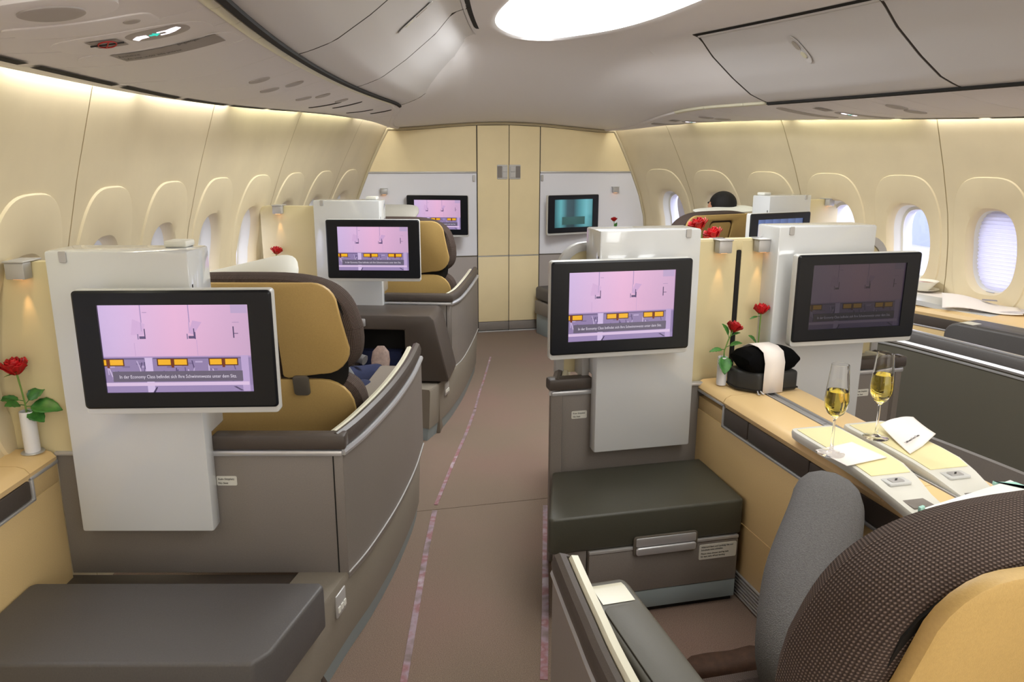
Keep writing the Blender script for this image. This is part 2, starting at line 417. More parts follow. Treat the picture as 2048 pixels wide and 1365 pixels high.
def build_walls():
    names = {-1: 'wall_left', 1: 'wall_right'}
    seams = {-1: [-2.78, -1.62, -.46, .70, 1.85, 3.01, 4.165, 5.32, 6.48, 7.16], 1: [-2.53, -1.4, -.27, .86, 1.99, 3.12, 4.25, 5.38, 6.51, 7.16]}
    n = 0
    for s in (-1, 1):
        r = struct(names[s], ('left' if s < 0 else 'right')+' curved cream cabin side wall with arched window surrounds')
        ws = seams[s]
        # strip seen through the joints between panels
        m = MB()
        for y in ws[1:-1]:
            m.grid(lambda u, v: W(s, y-.02+.04*u, .0+2.28*v, -.004), 1, 20)
        m.build('joint_strip', 'joint_tan', r)
        for i in range(len(ws)-1):
            y0, y1 = ws[i], ws[i+1]
            wins = [2.72+.578*k for k in range(-12, 9)] if s < 0 else [3.97+.565*k for k in range(-12, 7)]
            wins = [y for y in wins if y0+.1 < y < y1-.1]
            wall_panel_mesh(s, y0, y1, wins).build('wall_panel', 'wall_cream', r)
            for yc in wins:
                if yc < -1.5: vis = False
                n += 1
                p = W(s, yc, 1.098)
                side = 'left' if s < 0 else 'right'
                blind = (s > 0 and abs(yc-3.97) < .1)
                wn = struct('window_%d' % n, '%s cabin window %s, number %d from the front bulkhead' % (side, 'with ribbed blind drawn down' if blind else 'with its blind up and daylight outside', round((6.8-yc)/.57)+1), p)
                # reveal
                mm = MB(); rings = []
                for d, k in ((.040, 1), (.055, .985), (.10, .96), (.104, .88)):
                    rings.append([W(s, q[0], q[1], -d) for q in sell(yc, 1.098, .15*k, .259*k, 2.7, 48)])
                mm.ring(rings, cap=False); mm.build('reveal', 'white_satin', wn, org=p)
                mm = MB(); rings = []
                for d, k in ((.104, .88), (.15, .86), (.19, .95)):
                    rings.append([W(s, q[0], q[1], -d) for q in sell(yc, 1.098, .15*k, .259*k, 2.7, 48)])
                mm.ring(rings, cap=False); mm.build('outer_reveal', 'bulk_white', wn, org=p)
                mm = MB(); mm.ring([[W(s, q[0], q[1], -d) for q in sell(yc, 1.098, .135, .235, 2.7, 48)] for d in (.110, .114)]); mm.build('pane', 'window_glass', wn, org=p)
                if blind:
                    mm = MB(); rings = []; NB = 84
                    for j in range(NB+1):
                        z = .845+.51*j/NB; amp = .007 if (j % 4 < 2) else 0
                        hw = .15*(1-abs((z-1.098)/.262)**2.7)**(1/2.7) if abs(z-1.098) < .262 else .01
                        rings.append([W(s, yc-hw, z, -.075-amp), W(s, yc+hw, z, -.075-amp)])
                    mm.ring(rings, close=False, cap=False); mm.build('blind', 'blind_white', wn, org=p)
                    mm = MB(); mm.box(-.03, .03, -.006, .006, -.006, .006, .003)
                    o = mm.build('blind_pull', 'silver_satin', wn); o.location = W(s, yc, .838, -.03)-p; o.rotation_euler = (0, 0, pi/2)
build_walls()

def build_outside():
    o = thing('airport_apron', 'pale concrete airport apron outside the cabin windows', 'ground', (1.6, 3, -4.2), kind='structure')
    MB().box(-150, 150, -150, 150, -.2, 0).build('concrete_slab', 'apron_concrete', o)
    o['category'] = 'ground'
    t = thing('terminal_building', 'grey terminal building beyond the right hand windows', 'building', (45, 18, -4.2))
    MB().box(-6, 6, -30, 30, 0, 4.3).build('facade', 'terminal_grey', t)
    MB().box(-6.3, 6.3, -30.5, 30.5, 4.3, 4.6).build('roof', 'bulk_white', t)
build_outside()

# ------------------------------------------------------------ ceiling
def gprof(d): return interp(d, [0, .06, .15, .29, .45, .545, .62, .70], [0, .018, .055, .155, .29, .40, .425, .425])
def zc(y): return 1.98+.48*sm((7.15-y)/1.95)**.85 if y > 5.2 else 2.46
def xedge(s, y): return CXW+s*(w(y)-ledge(y))
def ceil_z(x, y):
    e = max(0, min(x-xedge(-1, y), xedge(1, y)-x))
    zb = zedge(y); top = zc(y)
    base = zb+gprof(e)*(top-zb)/.425
    t = sm((y-5.0)/2.1)
    hw = (xedge(1, y)-xedge(-1, y))/2; q = min(1, abs(x-CXW)/hw)
    arch = zb+(top-zb)*cos(q*pi/2)**1.3 if q < 1 else zb
    return base*(1-t)+arch*t
HC, HW_, HY = 1.475, .485, 5.40
def hole(y):
    if y <= 3.9: return HW_
    if y >= HY: return 0
    return HW_*(1-((y-3.9)/(HY-3.9))**3.2)**(1/1.9)
def build_ceiling():
    c = struct('ceiling', 'pale grey moulded cabin ceiling sweeping down to the front bulkhead')
    ys = [-3.2+.2*i for i in range(36)]+[3.9+1.5*(1-(1-i/22)**2.2) for i in range(23)]+[5.5+.1*i for i in range(17)]+[7.16]
    ys = sorted(set(round(y, 4) for y in ys))
    for s in (-1, 1):
        rings = []
        for y in ys:
            h = hole(y); xi = HC+s*h; xo = xedge(s, y); row = []
            for i in range(33):
                t = i/32; x = xo+(xi-xo)*(t**1.0)
                z = ceil_z(x, y)
                dd = abs(x-xi)
                if h > 0 and dd < .03: z += .012*(1-dd/.03)
                row.append(Vector((x, y, z)))
            rings.append(row)
        m = MB(); m.ring(rings, close=False, cap=False)
        m.build('ceiling_panel', 'ceiling_grey', c)
    # recessed light well
    m = MB(); rings = [[] for _ in range(5)]
    bd = [(HC-hole(y), y) for y in ys if y <= HY]+[(HC+hole(y), y) for y in reversed(ys) if y < HY]
    for k, (o_, z) in enumerate(((0, 2.472), (.05, 2.49), (.09, 2.56), (.02, 2.66), (-.2, 2.69))):
        rings[k] = [Vector((HC+(x-HC)*(1+o_/.44), y+o_*(1 if y > 4.3 else 0), z)) for x, y in bd]
    m.ring(rings, close=False, cap=False); m.build('light_well', 'well_glow', c)
    MB().box(HC-.5, HC+.5, -3.2, 5.5, 2.70, 2.71).build('well_top', 'well_glow', c)
    # closure above the side service panels
    for s in (-1, 1):
        m = MB(); m.ring([[Vector((xedge(s, y), y, zedge(y)+.0)), W(s, y, 2.25, .0)+Vector((0, 0, .02))] for y in ys], close=False, cap=False)
        m.build('upper_closure', 'black_gap', c)
build_ceiling()

# overhead bins: doors that follow the curve of the ceiling
def build_bins():
    def bin_(s, y0, y1, label, latch_y, dmax=.545):
        mid = (y0+y1)/2; p = Vector((xedge(s, mid), mid, 2.1))
        t = thing('overhead_bin', label, 'overhead bin', p, group='curved overhead bins')
        def pt(y, d, dn): x = xedge(s, y)-s*d; return Vector((x, y, zedge(y)+gprof(d)-dn*.9))-Vector((s*dn*.35, 0, 0))
        m = MB(); rings = []
        for j in range(13):
            y = y0+.009+(y1-y0-.018)*j/12
            ds = [.022+(dmax-.022)*i/20 for i in range(21)]
            rings.append([pt(y, d, .016) for d in ds]+[pt(y, d, .003) for d in ds[::-1]])
        m.ring(rings); m.build('door', 'bin_white', t, org=p)
        m = MB(); rings = []
        for j in range(13):
            y = y0+.004+(y1-y0-.008)*j/12; q = pt(y, dmax+.012, .006)
            rings.append([q+Vector((cos(a)*.013, 0, sin(a)*.013)) for a in [2*pi*k/10 for k in range(10)]])
        m.ring(rings); m.build('edge_roll', 'bin_white', t, org=p)
        m = MB(); rings = []
        for j in range(13):
            y = y0+(y1-y0)*j/12; rings.append([pt(y, dmax+.020, .012), pt(y, dmax+.050, .012)])
        m.ring(rings, close=False, cap=False); m.build('gap', 'black_gap', t, org=p)
        m = MB(); rings = []
        for y, dn in ((y1-.009, .012), (y1+.004, .0165), (y1+.010, .004)):
            rings.append([pt(y, .0+(dmax+.05)*i/16, dn) for i in range(17)])
        m.ring(rings, close=False, cap=False); m.build('seam', 'ceiling_seam', t, org=p)
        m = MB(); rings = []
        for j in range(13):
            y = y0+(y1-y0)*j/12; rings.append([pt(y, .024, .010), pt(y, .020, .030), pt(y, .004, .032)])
        m.ring(rings, close=False, cap=False); m.build('lower_shade_strip', 'black_gap', t, org=p)  # black strip hung below the door, stands in for the shadow gap
        # oval latch with two dished pads
        if latch_y:
            d = .41
            a = pt(latch_y, d-.05, .018); b = pt(latch_y, d+.05, .018); ax = (b-a).normalized(); nn = ax.cross(Vector((0, 1, 0))).normalized()
            if nn.z > 0: nn = -nn
            c = (a+b)/2
            m = MB(); ringo = []
            for k, h in ((1, 0), (1, .004), (.8, .004), (.7, .001)):
                ringo.append([c+ax*(q[0]*k)+Vector((0, 1, 0))*(q[1]*k)+nn*h for q in sell(0, 0, .105, .042, 2.6, 28)])
            m.ring(ringo); lt = m.build('latch', 'bin_white', t, org=p)
            m = MB(); m.ring([[c+ax*(.035+q[0])+Vector((0, 1, 0))*q[1]+nn*h for q in sell(0, 0, .034, .019, 2.6, 20)] for h in (.002, .0055)]); m.build('button', 'latch_grey', lt, org=p)
            m = MB(); m.ring([[c+ax*(-.04+q[0])+Vector((0, 1, 0))*q[1]+nn*h for q in sell(0, 0, .024, .018, 2.2, 20)] for h in (.002, .0060)]); m.build('button', 'strip_ivory', lt, org=p)
        return t
    bin_(1, 3.55, 4.9, 'overhead bin on the right, farthest forward, with an oval latch', 4.22)
    bin_(1, 2.2, 3.55, 'overhead bin on the right at the top right corner of the view', None)
    bin_(1, .85, 2.2, 'overhead bin on the right beside the viewer', 1.5)
    bin_(-1, 4.4, 5.72, 'overhead bin on the left, farthest forward, with two slot latches', None, .60)
    bin_(-1, 3.05, 4.4, 'overhead bin on the left above the second suite', 3.7, .60)
    bin_(-1, 1.7, 3.05, 'overhead bin on the left nearest the viewer', 2.4, .60)
build_bins()

# passenger service strips under the bins
def build_psu():
    def S(s, y, e, dn=0):
        o0 = off(zlip(y))+.05; o1 = ledge(y)
        if e < 0:
            ol = offy(zout(y), y)+.05; t = min(1, -e); z = zlip(y)+(zout(y)-zlip(y))*t
            return Vector((CXW+s*(w(y)-(o0+(ol-o0)*t)), y, z-dn))
        z = zlip(y)+(zedge(y)-zlip(y))*e-.028*sin(pi*e)
        return Vector((CXW+s*(w(y)-(o0+(o1-o0)*e)), y, z-dn))
    SKW = .42
    for s in (-1, 1):
        side = 'left' if s < 0 else 'right'
        r = thing('service_strip', 'grey passenger service strip under the %s overhead bins' % side, 'ceiling panel', (S(s, 3, .5)), group=None)
        p = r.location.copy()
        cuts = {-1: [-2.7, -1.2, .2, .8, 1.4, 1.8, 2.08, 2.3, 2.58, 3.0, 3.42, 3.9, 4.25, 4.6, 5.0, 5.6, 6.2, 7.4],
                1: [-2.7, -1.5, .2, 1.2, 2.0, 2.6, 3.0, 3.34, 3.68, 4.02, 4.16, 4.24, 4.5, 4.68, 4.84, 4.94, 5.14, 5.52, 5.86, 6.3, 7.4]}[s]
        for i in range(len(cuts)-1):
            a, b = cuts[i]+.0022, cuts[i+1]-.0022
            n = max(2, int((b-a)/.15)+1)
            m = MB(); rings = []
            for j in range(n+1):
                y = a+(b-a)*j/n
                es = [-.80, -.4, 0]+[.92*k/12 for k in range(1, 13)]
                yy = [min(7.14, y+SKW*(max(e, 0)-.92)) for e in es]
                rings.append([S(s, q, e) for q, e in zip(yy, es)]+[S(s, q, e, -.012) for q, e in list(zip(yy, es))[::-1]])
            m.ring(rings); m.build('service_panel', 'psu_grey', r, org=p)
            # rounded inner rail, in the same segments
            if True:
                m = MB(); rings = []
                for j in range(n+1):
                    y = min(7.14, a+(b-a)*j/n); c = S(s, y, .955); c.z += .004
                    rings.append([c+Vector((s*cos(t)*.024, 0, sin(t)*.018)) for t in [2*pi*k/10 for k in range(10)]])
                m.ring(rings); m.build('inner_rail', 'strip_ivory' if b < 5.9 else 'psu_grey', r, org=p)
        # outer lip
        m = MB(); rings = []
        for j in range(50):
            y = -3.1+10.25*j/49; a = S(s, y, -1); b = S(s, y, -.84)
            rings.append([a+Vector((0, 0, .028)), a, b+Vector((s*-.012, 0, 0)), b+Vector((s*-.012, 0, .012))])
        m.ring(rings); m.build('outer_lip', 'bin_white', r, org=p)
        for i in range(18):
            a, b = -2.9+.56*i, -2.9+.56*i+.50
            m = MB(); m.ring([[S(s, a+(b-a)*j/8, -.0001, .0035)-Vector((s*-.0, 0, 0)), S(s, a+(b-a)*j/8, .055, .0035)] for j in range(9)], close=False, cap=False)
            m.build('lip_gap', 'black_gap', r, org=p)
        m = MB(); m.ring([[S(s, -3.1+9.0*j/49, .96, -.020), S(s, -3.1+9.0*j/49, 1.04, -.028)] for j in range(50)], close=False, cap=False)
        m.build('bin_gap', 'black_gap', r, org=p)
        def patch(name, y0, y1, e0, e1, mt, h=.003, rr=.35, par=None, e_n=3.2, n=32):
            # a raised rounded panel following the surface
            if e_n >= 10:
                m = MB(); m.grid(lambda u, v: S(s, y0+(y1-y0)*v+SKW*(e1-e0)*(u-.5), e0+(e1-e0)*u, h+.001), 14, 3)
                return m.build(name, mt, par or r, org=p)
            m = MB(); rings = []
            for k, hh in ((1, -.002), (1, h), (.94, h+.0012), (.7, h+.0012), (.45, h+.0012), (.2, h+.0012), (.02, h+.0012)):
                rings.append([S(s, (y0+y1)/2+q[0]*k+SKW*q[1]*k, (e0+e1)/2+q[1]*k, hh) for q in sell(0, 0, (y1-y0)/2, (e1-e0)/2, e_n, n)])
            m.ring(rings); return m.build(name, mt, par or r, org=p)
        def belt(y, e, sc=1):
            b = patch('seatbelt_sign', y-.062*sc, y+.062*sc, e-.125*sc, e+.125*sc, 'psu_dark', .002, e_n=2.6)
            def poly(pts, mt, h=.0045):
                m = MB(); a = [S(s, y+u*sc+SKW*v*sc, e+v*sc, h) for u, v in pts]; c = [S(s, y+u*sc+SKW*v*sc, e+v*sc, h-.001) for u, v in pts]
                m.ring([c, a]); m.build('lit_symbol', mt, b, org=p)
            # y runs fore and aft, e across: hand, buckle, arrow, tongue, hand
            k = s
            def T(pts): return [(a_*.9, b_) for a_, b_ in pts]
            poly(T([(-.035, .085), (-.012, .095), (.012, .06), (.02, .035), (-.02, .035), (-.03, .06)]), 'belt_white')
            poly(T([(-.022, .035), (.022, .035), (.022, .03), (-.022, .03)]), 'belt_white')
            poly(T([(-.022, .0), (-.022, .035), (-.014, .035), (-.014, .0)]), 'belt_white')
            poly(T([(.014, .0), (.014, .035), (.022, .035), (.022, .0)]), 'belt_white')
            poly(T([(-.02, -.018), (0, .004), (.02, -.018), (.007, -.018), (.007, -.036), (-.007, -.036), (-.007, -.018)]), 'belt_teal')
            poly(T([(-.014, -.045), (.014, -.045), (.018, -.075), (.035, -.095), (.008, -.105), (-.016, -.08)]), 'belt_white')
        def ytext(txt, size, y, e, mt, e_off=0):
            # lettering laid on the curved underside, reading across the cabin
            o = text_obj(txt, size, mt, r, (0, 0, 0), (0, 0, 0), 'LEFT', 'lettering', 0)
            for v in o.data.vertices:
                ee = e+v.co.x*.62; v.co = S(s, y+SKW*(ee-e)-v.co.y, ee, .0068)-p
        if s < 0:
            patch('recess', 1.98, 2.26, .26, .86, 'psu_grey', .0012, e_n=2.4)
            patch('recess', 2.20, 2.44, .22, .90, 'psu_grey', .0018, e_n=2.4)
            belt(2.105, .665, 1.0)
            patch('placard', 1.985, 2.075, .41, .52, 'placard', .0035, e_n=12)
            m = MB(); cc = [S(s, 2.03+.034*cos(t), .465+.036*sin(t), .006) for t in [2*pi*k/24 for k in range(24)]]
            m.tube(cc+[cc[0]], .0016, 6); m.build('prohibition_ring', 'red_ink', r, org=p)
            m = MB(); m.tube([S(s, 2.005, .405, .006), S(s, 2.055, .525, .006)], .0018, 6); m.build('struck_cigarette', 'ink', r, org=p)
            m = MB(); m.tube([S(s, 2.055, .44, .0065), S(s, 2.005, .49, .0065)], .0016, 6); m.build('prohibition_bar', 'red_ink', r, org=p)
            patch('placard', 2.245, 2.365, .38, .83, 'placard', .0035, e_n=16)
            ytext('Armlehne', .034, 2.196, .40, 'ink')
            ytext('gangseitigen', .034, 2.268, .66, 'ink')
            ytext('Life vest under aisle armrest', .034, 2.240, .40, 'ink')
            patch('access_flap', 1.80, 1.93, .27, .74, 'psu_grey', .003, e_n=5)
            patch('flap_lock', 1.90, 1.94, .63, .69, 'psu_dark', .0045, e_n=2)
            patch('air_nozzle', 1.56, 1.76, .36, .72, 'psu_grey', .008, e_n=2.2)
            patch('nozzle_core', 1.60, 1.72, .44, .62, 'psu_dark', .012, e_n=2)
            for y, e in ((3.26, .64), (3.66, .74), (3.56, .56), (4.30, .70), (4.16, .56), (4.72, .70)):
                patch('reading_spot', y-.04, y+.04, e-.07, e+.07, 'psu_dark', .004, e_n=2)
            for y, e in ((4.70, .50), (5.00, .62), (5.5, .5), (5.8, .7)):
                patch('vent_slot', y-.012, y+.012, e-.17, e+.17, 'ceiling_seam', .003, e_n=3)
        else:
            for yo in (0, 1.45):
                belt(4.52+yo, .45, .8)
                patch('placard', 4.58+yo, 4.65+yo, .62, .74, 'placard', .0035, e_n=12)
                patch('recess_strip', 4.77+yo, 4.85+yo, .26, .80, 'psu_dark', .0035, e_n=5)
                patch('recess_strip', 4.40+yo, 4.46+yo, .10, .5, 'psu_dark', .0025, e_n=4)
            for y, e in ((4.10, .64), (4.05, .46), (5.70, .6), (5.62, .42), (3.1, .5)):
                patch('reading_spot', y-.04, y+.04, e-.08, e+.08, 'psu_dark', .004, e_n=2)
build_psu()

# ------------------------------------------------------------ front bulkhead, closet doors, rear wall
def build_bulkhead():
    YB = 7.15
    b = struct('wall_front', 'front bulkhead of cream and white panels around a double closet door')
    p = (CXW, YB, 0)
    def xl(z): return CXW-(w(YB)-off(z))+.008
    def xr(z): return CXW+(w(YB)-off(z))-.008
    def side(s, z): return xl(z) if s < 0 else xr(z)
    def ztop(x): return min(ceil_z(x, YB), zedge(YB)+gprof(9)*0+.2)
    MB().box(-.3, 3.6, YB+.02, YB+.06, 0, 2.35).build('backing_board', 'taupe_dark', b)
    for s in (-1, 1):
        xi = 1.371 if s < 0 else 1.983
        # lower grey, white, upper cream panel of each side
        def panel(z0, z1, mt, name, top=False):
            pts = [(xi, z0)]
            n = 8
            outer = [(side(s, z0+(z1-z0)*k/n), z0+(z1-z0)*k/n) for k in range(n+1)]
            if top:
                outer = [(x, z) for x, z in outer if z < 1.90]
                xo = outer[-1][0]; outer.append((xo-s*.01, zedge(YB)-.028))
                for k in range(1, 9):
                    x = xo+(xi-xo)*k/8; outer.append((x, ceil_z(x, YB)-.03))
            else: outer.append((xi, z1))
            MB().prism(pts+outer, 'y', YB-.012, YB+.02, .002, 1).build(name, mt, b)
        panel(0.0, .742, 'bulk_grey', 'lower_panel'); panel(.752, 1.518, 'bulk_white', 'middle_panel'); panel(1.532, 1.93, 'bulk_cream', 'upper_panel', True)
        a, c = (side(s, 1.525), xi) if s < 0 else (xi, side(s, 1.525))
        MB().box(a, c, YB-.022, YB, 1.518, 1.532, .003).build('ledge_trim', 'silver_satin', b)
        MB().box(a-.02*(s < 0), c, YB-.014, YB, .742, .752, .002).build('lower_trim', 'taupe_dark', b)
        hx = 1.343 if s < 0 else 2.0
        MB().prism(rrect(hx-.011, hx+.011, 1.445, 1.50, .006), 'y', YB-.03, YB-.012, .002, 1).build('coat_hook', 'silver_satin', b)
    # curved trim along the ceiling and the walls
    path = [(side(-1, z)-.0, z) for z in [.7+.1*k for k in range(12)]]+[(xl(1.9)+.01, zedge(YB)-.015)]
    xs0, xs1 = xl(1.9)+.05, xr(1.9)-.05
    path += [(xs0+(xs1-xs0)*k/24, ceil_z(xs0+(xs1-xs0)*k/24, YB)-.014) for k in range(25)]
    path += [(xr(1.9)-.01, zedge(YB)-.015)]+[(side(1, z), z) for z in [1.8-.1*k for k in range(12)]]
    MB().tube([(x, YB-.012, z) for x, z in path], .013, 8).build('arch_trim', 'trim_cream', b)
    # closet doors
    for i, (x0, x1, side_) in enumerate(((1.379, 1.676, 'left'), (1.682, 1.975, 'right'))):
        d = struct('door_%d' % (i+1), 'tall narrow cream closet door, %s one of the pair in the bulkhead' % side_, ((x0+x1)/2, YB, 0))
        o = d.location.copy()
        zt = min(ceil_z(x0, YB), ceil_z(x1, YB))-.03
        MB().prism([(x0, .748), (x1, .748), (x1, ceil_z(x1, YB)-.03), (x0, ceil_z(x0, YB)-.03)], 'y', YB-.02, YB+.018, .003, 1).build('upper_leaf', 'bulk_cream', d, org=o)
        MB().box(x0, x1, YB-.02, YB+.018, .105, .738, .003).build('lower_leaf', 'bulk_cream', d, org=o)
        MB().box(x0, x1, YB-.02, YB+.018, .018, .101, .003).build('kick_plate', 'taupe', d, org=o)
        MB().box(x0-.004, x1+.004, YB-.024, YB, .0, .012, .002).build('threshold', 'silver_satin', d, org=o)
        MB().box(x0, x1, YB-.022, YB, .739, .747, .001).build('seam_trim', 'silver_satin', d, org=o)
        lx = 1.618 if i == 0 else 1.733
        la = MB().prism(rrect(lx-.055, lx+.045 if i == 0 else lx+.055, 1.462, 1.594, .008), 'y', YB-.026, YB-.018, .002, 1).build('latch_plate', 'silver_satin', d, org=o)
        sx = -1 if i == 0 else 1
        MB().prism(rrect(lx+sx*.03-.022, lx+sx*.03+.022, 1.474, 1.582, .004), 'y', YB-.028, YB-.024, .001, 1).build('recess', 'taupe', la, org=o)
        for z0 in (1.476, 1.530):
            MB().prism(rrect(lx-sx*.02-.024, lx-sx*.02+.024, z0, z0+.05, .004), 'y', YB-.032, YB-.025, .002, 1).build('paddle', 'silver_satin', la, org=o)
    m = MB()
    for x in (1.375, 1.679, 1.979): m.box(x-.004, x+.004, YB-.016, YB, .01, ceil_z(x, YB)-.03)
    m.build('door_joint', 'ceiling_seam', b)
    rw = struct('wall_rear', 'cream partition closing the cabin behind the viewer')
    MB().box(-1.5, 4.8, -3.3, -3.2, -.05, 2.8).build('partition_panel', 'wall_cream', rw)
build_bulkhead()

# ------------------------------------------------------------ display picture
def picture_mesh(wd_, ht, kind='seats'):
    bm = bmesh.new(); cl = bm.loops.layers.float_color.new('Col')
    def cc(h): return (*hexc(h), 1)
    def poly(pts, col, d):
        vs = [bm.verts.new(((u-.5)*wd_, -d, (.5-v)*ht)) for u, v in pts]; f = bm.faces.new(vs)
        for i, l in enumerate(f.loops): l[cl] = cc(col) if isinstance(col, str) else col[i]
    def rect(u0, v0, u1, v1, col, d=.0003): poly([(u0, v1), (u1, v1), (u1, v0), (u0, v0)], col, d)
    def mixc(a, b, t): a, b = hexc(a), hexc(b); return tuple(a[i]+(b[i]-a[i])*t for i in range(3))+(1,)
    if kind == 'teal':
        cols = ['2F5A60', '5FA9B0', '2E4C52', '274248', '4C8E96', '6CB4BC', '4F8B92']
        for i in range(6):
            for j, (va, vb, ka, kb) in enumerate(((0, .5, 1, 1), (.5, 1, 1, .75))):
                c = []
                for u, k in ((i, kb), (i+1, kb), (i+1, ka), (i, ka)): q = hexc(cols[u]); c.append(tuple(x*k for x in q)+(1,))
                poly([(i/6, vb), ((i+1)/6, vb), ((i+1)/6, va), (i/6, va)], c, 0)
        rect(.2, .62, .8, .9, '2C5450')
    elif kind == 'blue':
        for i in range(6):
            a = mixc('7C96DA', '4A5F8C', i/6); b = mixc('7C96DA', '4A5F8C', (i+1)/6)
            poly([(i/6, 1), ((i+1)/6, 1), ((i+1)/6, 0), (i/6, 0)], [a, b, mixc('3B4660', '5A6E9E', .5), mixc('3B4660', '7088C4', .6)], 0)
    else:
        NU, NV = 12, 6
        def bg(u, v):
            a = mixc('CDB4DE', 'E6B4D6', min(1, u*2)) if u < .5 else mixc('E6B4D6', 'CBA6C8', (u-.5)*2)
            return tuple(x*(1-.10*v) for x in a[:3])+(1,)
        for i in range(NU):
            for j in range(NV):
                q = [(i/NU, (j+1)/NV), ((i+1)/NU, (j+1)/NV), ((i+1)/NU, j/NV), (i/NU, j/NV)]
                poly(q, [bg(*p) for p in q], 0)
        for u in (.275, .595): rect(u, 0, u+.006, .20, '9E86B4'); rect(u-.004, .2, u+.002, .3, 'B79AC4')
        rect(.29, .085, .32, .09, '8E78A4'); rect(.885, .20, .93, .206, 'A68DB2'); rect(.88, 0, .99, .10, 'B9A0C6', .0002)
        poly([(.20, .34), (.28, .34), (.30, .22), (.22, .16)], 'CFA9D2', .0002); poly([(.585, .32), (.62, .34), (.68, .2), (.62, .18)], 'C9A2CC', .0002)
        for u in (.255, .585):
            rect(u, .355, u+.035, .385, '5A4A72'); rect(u+.035, .27, u+.042, .385, '4A3A66'); rect(u-.012, .33, u-.005, .39, '7E6C94')
        rect(.625, .31, .633, .39, '5E4E78'); rect(.885, .25, .893, .38, '44365E'); rect(.893, .325, .92, .333, '5A4A70')
        rect(.215, .43, .218, .58, 'C09CC8'); rect(.635, .40, .638, .58, 'C09CC8')
        rect(0, .585, 1, .605, 'A88EBC', .0004)
        rect(0, .605, 1, 1, '8E7CA6', .0005)
        rect(.0, .60, .27, .62, '6C5C86', .0006); rect(.33, .60, .93, .615, '6A5A84', .0006)
        rnd = random.Random(3)
        for k in range(26):
            u = rnd.random(); v = .63+.15*rnd.random(); a = rnd.uniform(-.02, .02); c = rnd.choice(['B9A6CC', '62527E', 'A491BA', '564872', 'C8B6D6'])
            poly([(u, v+.10), (u+.008, v+.10), (u+.008+a, v), (u+a, v)], c, .0007)
        for k in range(10):
            u = rnd.random()*.9; v = .63+.1*rnd.random(); rect(u, v, u+.05, v+.02, rnd.choice(['9F8CB6', '7A6A94', 'B2A0C6']), .00065)
        rect(.275, .60, .325, 1, 'CDB8DE', .0009); rect(.925, .58, .975, 1, 'B8A0CC', .0009)
        rect(0, .885, .97, .925, 'D8BEDE', .0010); rect(0, .925, 1, 1, '9784B0', .0008)
        poly([(.31, 1), (.325, 1), (.345, .94), (.335, .94)], '403458', .0011); poly([(.86, .94), (.88, .94), (.93, .99), (.91, .99)], '504468', .0011)
        for a, b in ((-.08, .135), (.355, .565), (.705, .905)):
            a2 = max(a, 0)
            rect(a2, .61, b, .695, '5A2A12', .0012)
            m_ = (a+b)/2
            if a >= 0: rect(a+.008, .62, m_-.012, .683, 'F0B020', .0013)
            else: rect(0, .62, m_-.012, .683, 'F0B020', .0013)
            rect(m_+.012, .62, b-.008, .683, 'F0B020', .0013)
            rect(m_-.009, .61, m_+.009, .715, '6E2C10', .0014)
        rect(.05, .755, .93, .875, '655C70', .0015)
    me = bpy.data.meshes.new('picture'); bm.to_mesh(me); bm.free(); return me
PIC = {'seats': picture_mesh(.424, .262), 'teal': picture_mesh(.424, .262, 'teal'), 'blue': picture_mesh(.424, .262, 'blue')}
PICD = picture_mesh(.424, .262)
for k, v in PIC.items(): v.materials.append(MATS['picture'])
PICD.materials.append(MATS['picture_dim'])
def caption_text(dim):
    mt = mat('caption_%d' % dim, '101014', .5, emit='EAE0F0', estr=.12 if dim else .9)
    cu = bpy.data.curves.new('t', 'FONT'); cu.body = 'In der Economy Class befindet sich Ihre Schwimmweste unter dem Sitz.'; cu.size = .0145; cu.align_x = 'CENTER'; cu.resolution_u = 2
    to = bpy.data.objects.new('t', cu); COL.objects.link(to)
    dg = bpy.context.evaluated_depsgraph_get(); me = bpy.data.meshes.new_from_object(to.evaluated_get(dg)); bpy.data.objects.remove(to)
    me.materials.clear(); me.materials.append(mt); return me
CAP = {0: caption_text(0), 1: caption_text(1)}

def monitor(x, y, ang, label, pic='seats', dim=False, zb=.952, back=.05, arm=.06):
    # origin under the middle of the black front
    t = thing('display_monitor', label, 'monitor', (x, y, 0), R(ang))
    zt = zb+.352; W2 = .28
    bz = .052   # border
    sw, sh = .212, .131; cz = (zb+zt)/2+.004
    # black frame with an opening
    m = MB(); n = 5
    fr_ = rrect(-W2, W2, zb, zt, .012, n); op = rrect(-sw, sw, cz-sh, cz+sh, .001, n); k = len(fr_)
    m.ring([[(p[0], .0, p[1]) for p in fr_], [(p[0], -.004, p[1]) for p in rrect(-W2, W2, zb, zt, .012, n)],
            [(p[0], -.009, p[1]) for p in rrect(-W2+.006, W2-.006, zb+.006, zt-.006, .010, n)], [(p[0], -.009, p[1]) for p in op], [(p[0], -.002, p[1]) for p in op]], cap=False)
    m.build('bezel', 'bezel_black', t, sharp=12)
    MB().prism(rrect(-W2-.001, W2+.001, zb-.020, zt+.002, .012), 'y', .001, .036, .004).build('housing', 'bezel_side', t)
    MB().box(-.2, .2, .034, .034+back, zb+.06, zt-.06, .006).build('mount', 'silver_satin', t)
    s = bpy.data.objects.new('screen', PICD if dim else PIC[pic]); COL.objects.link(s); s.parent = t; s.location = (0, -.0022, cz)
    if pic == 'seats':
        c = bpy.data.objects.new('caption', CAP[1 if dim else 0]); COL.objects.link(c); c.parent = s; c.location = (-.004, -.0018, -.088); c.rotation_euler = (pi/2, 0, 0); c.scale = (.80, 1, 1)
    return t

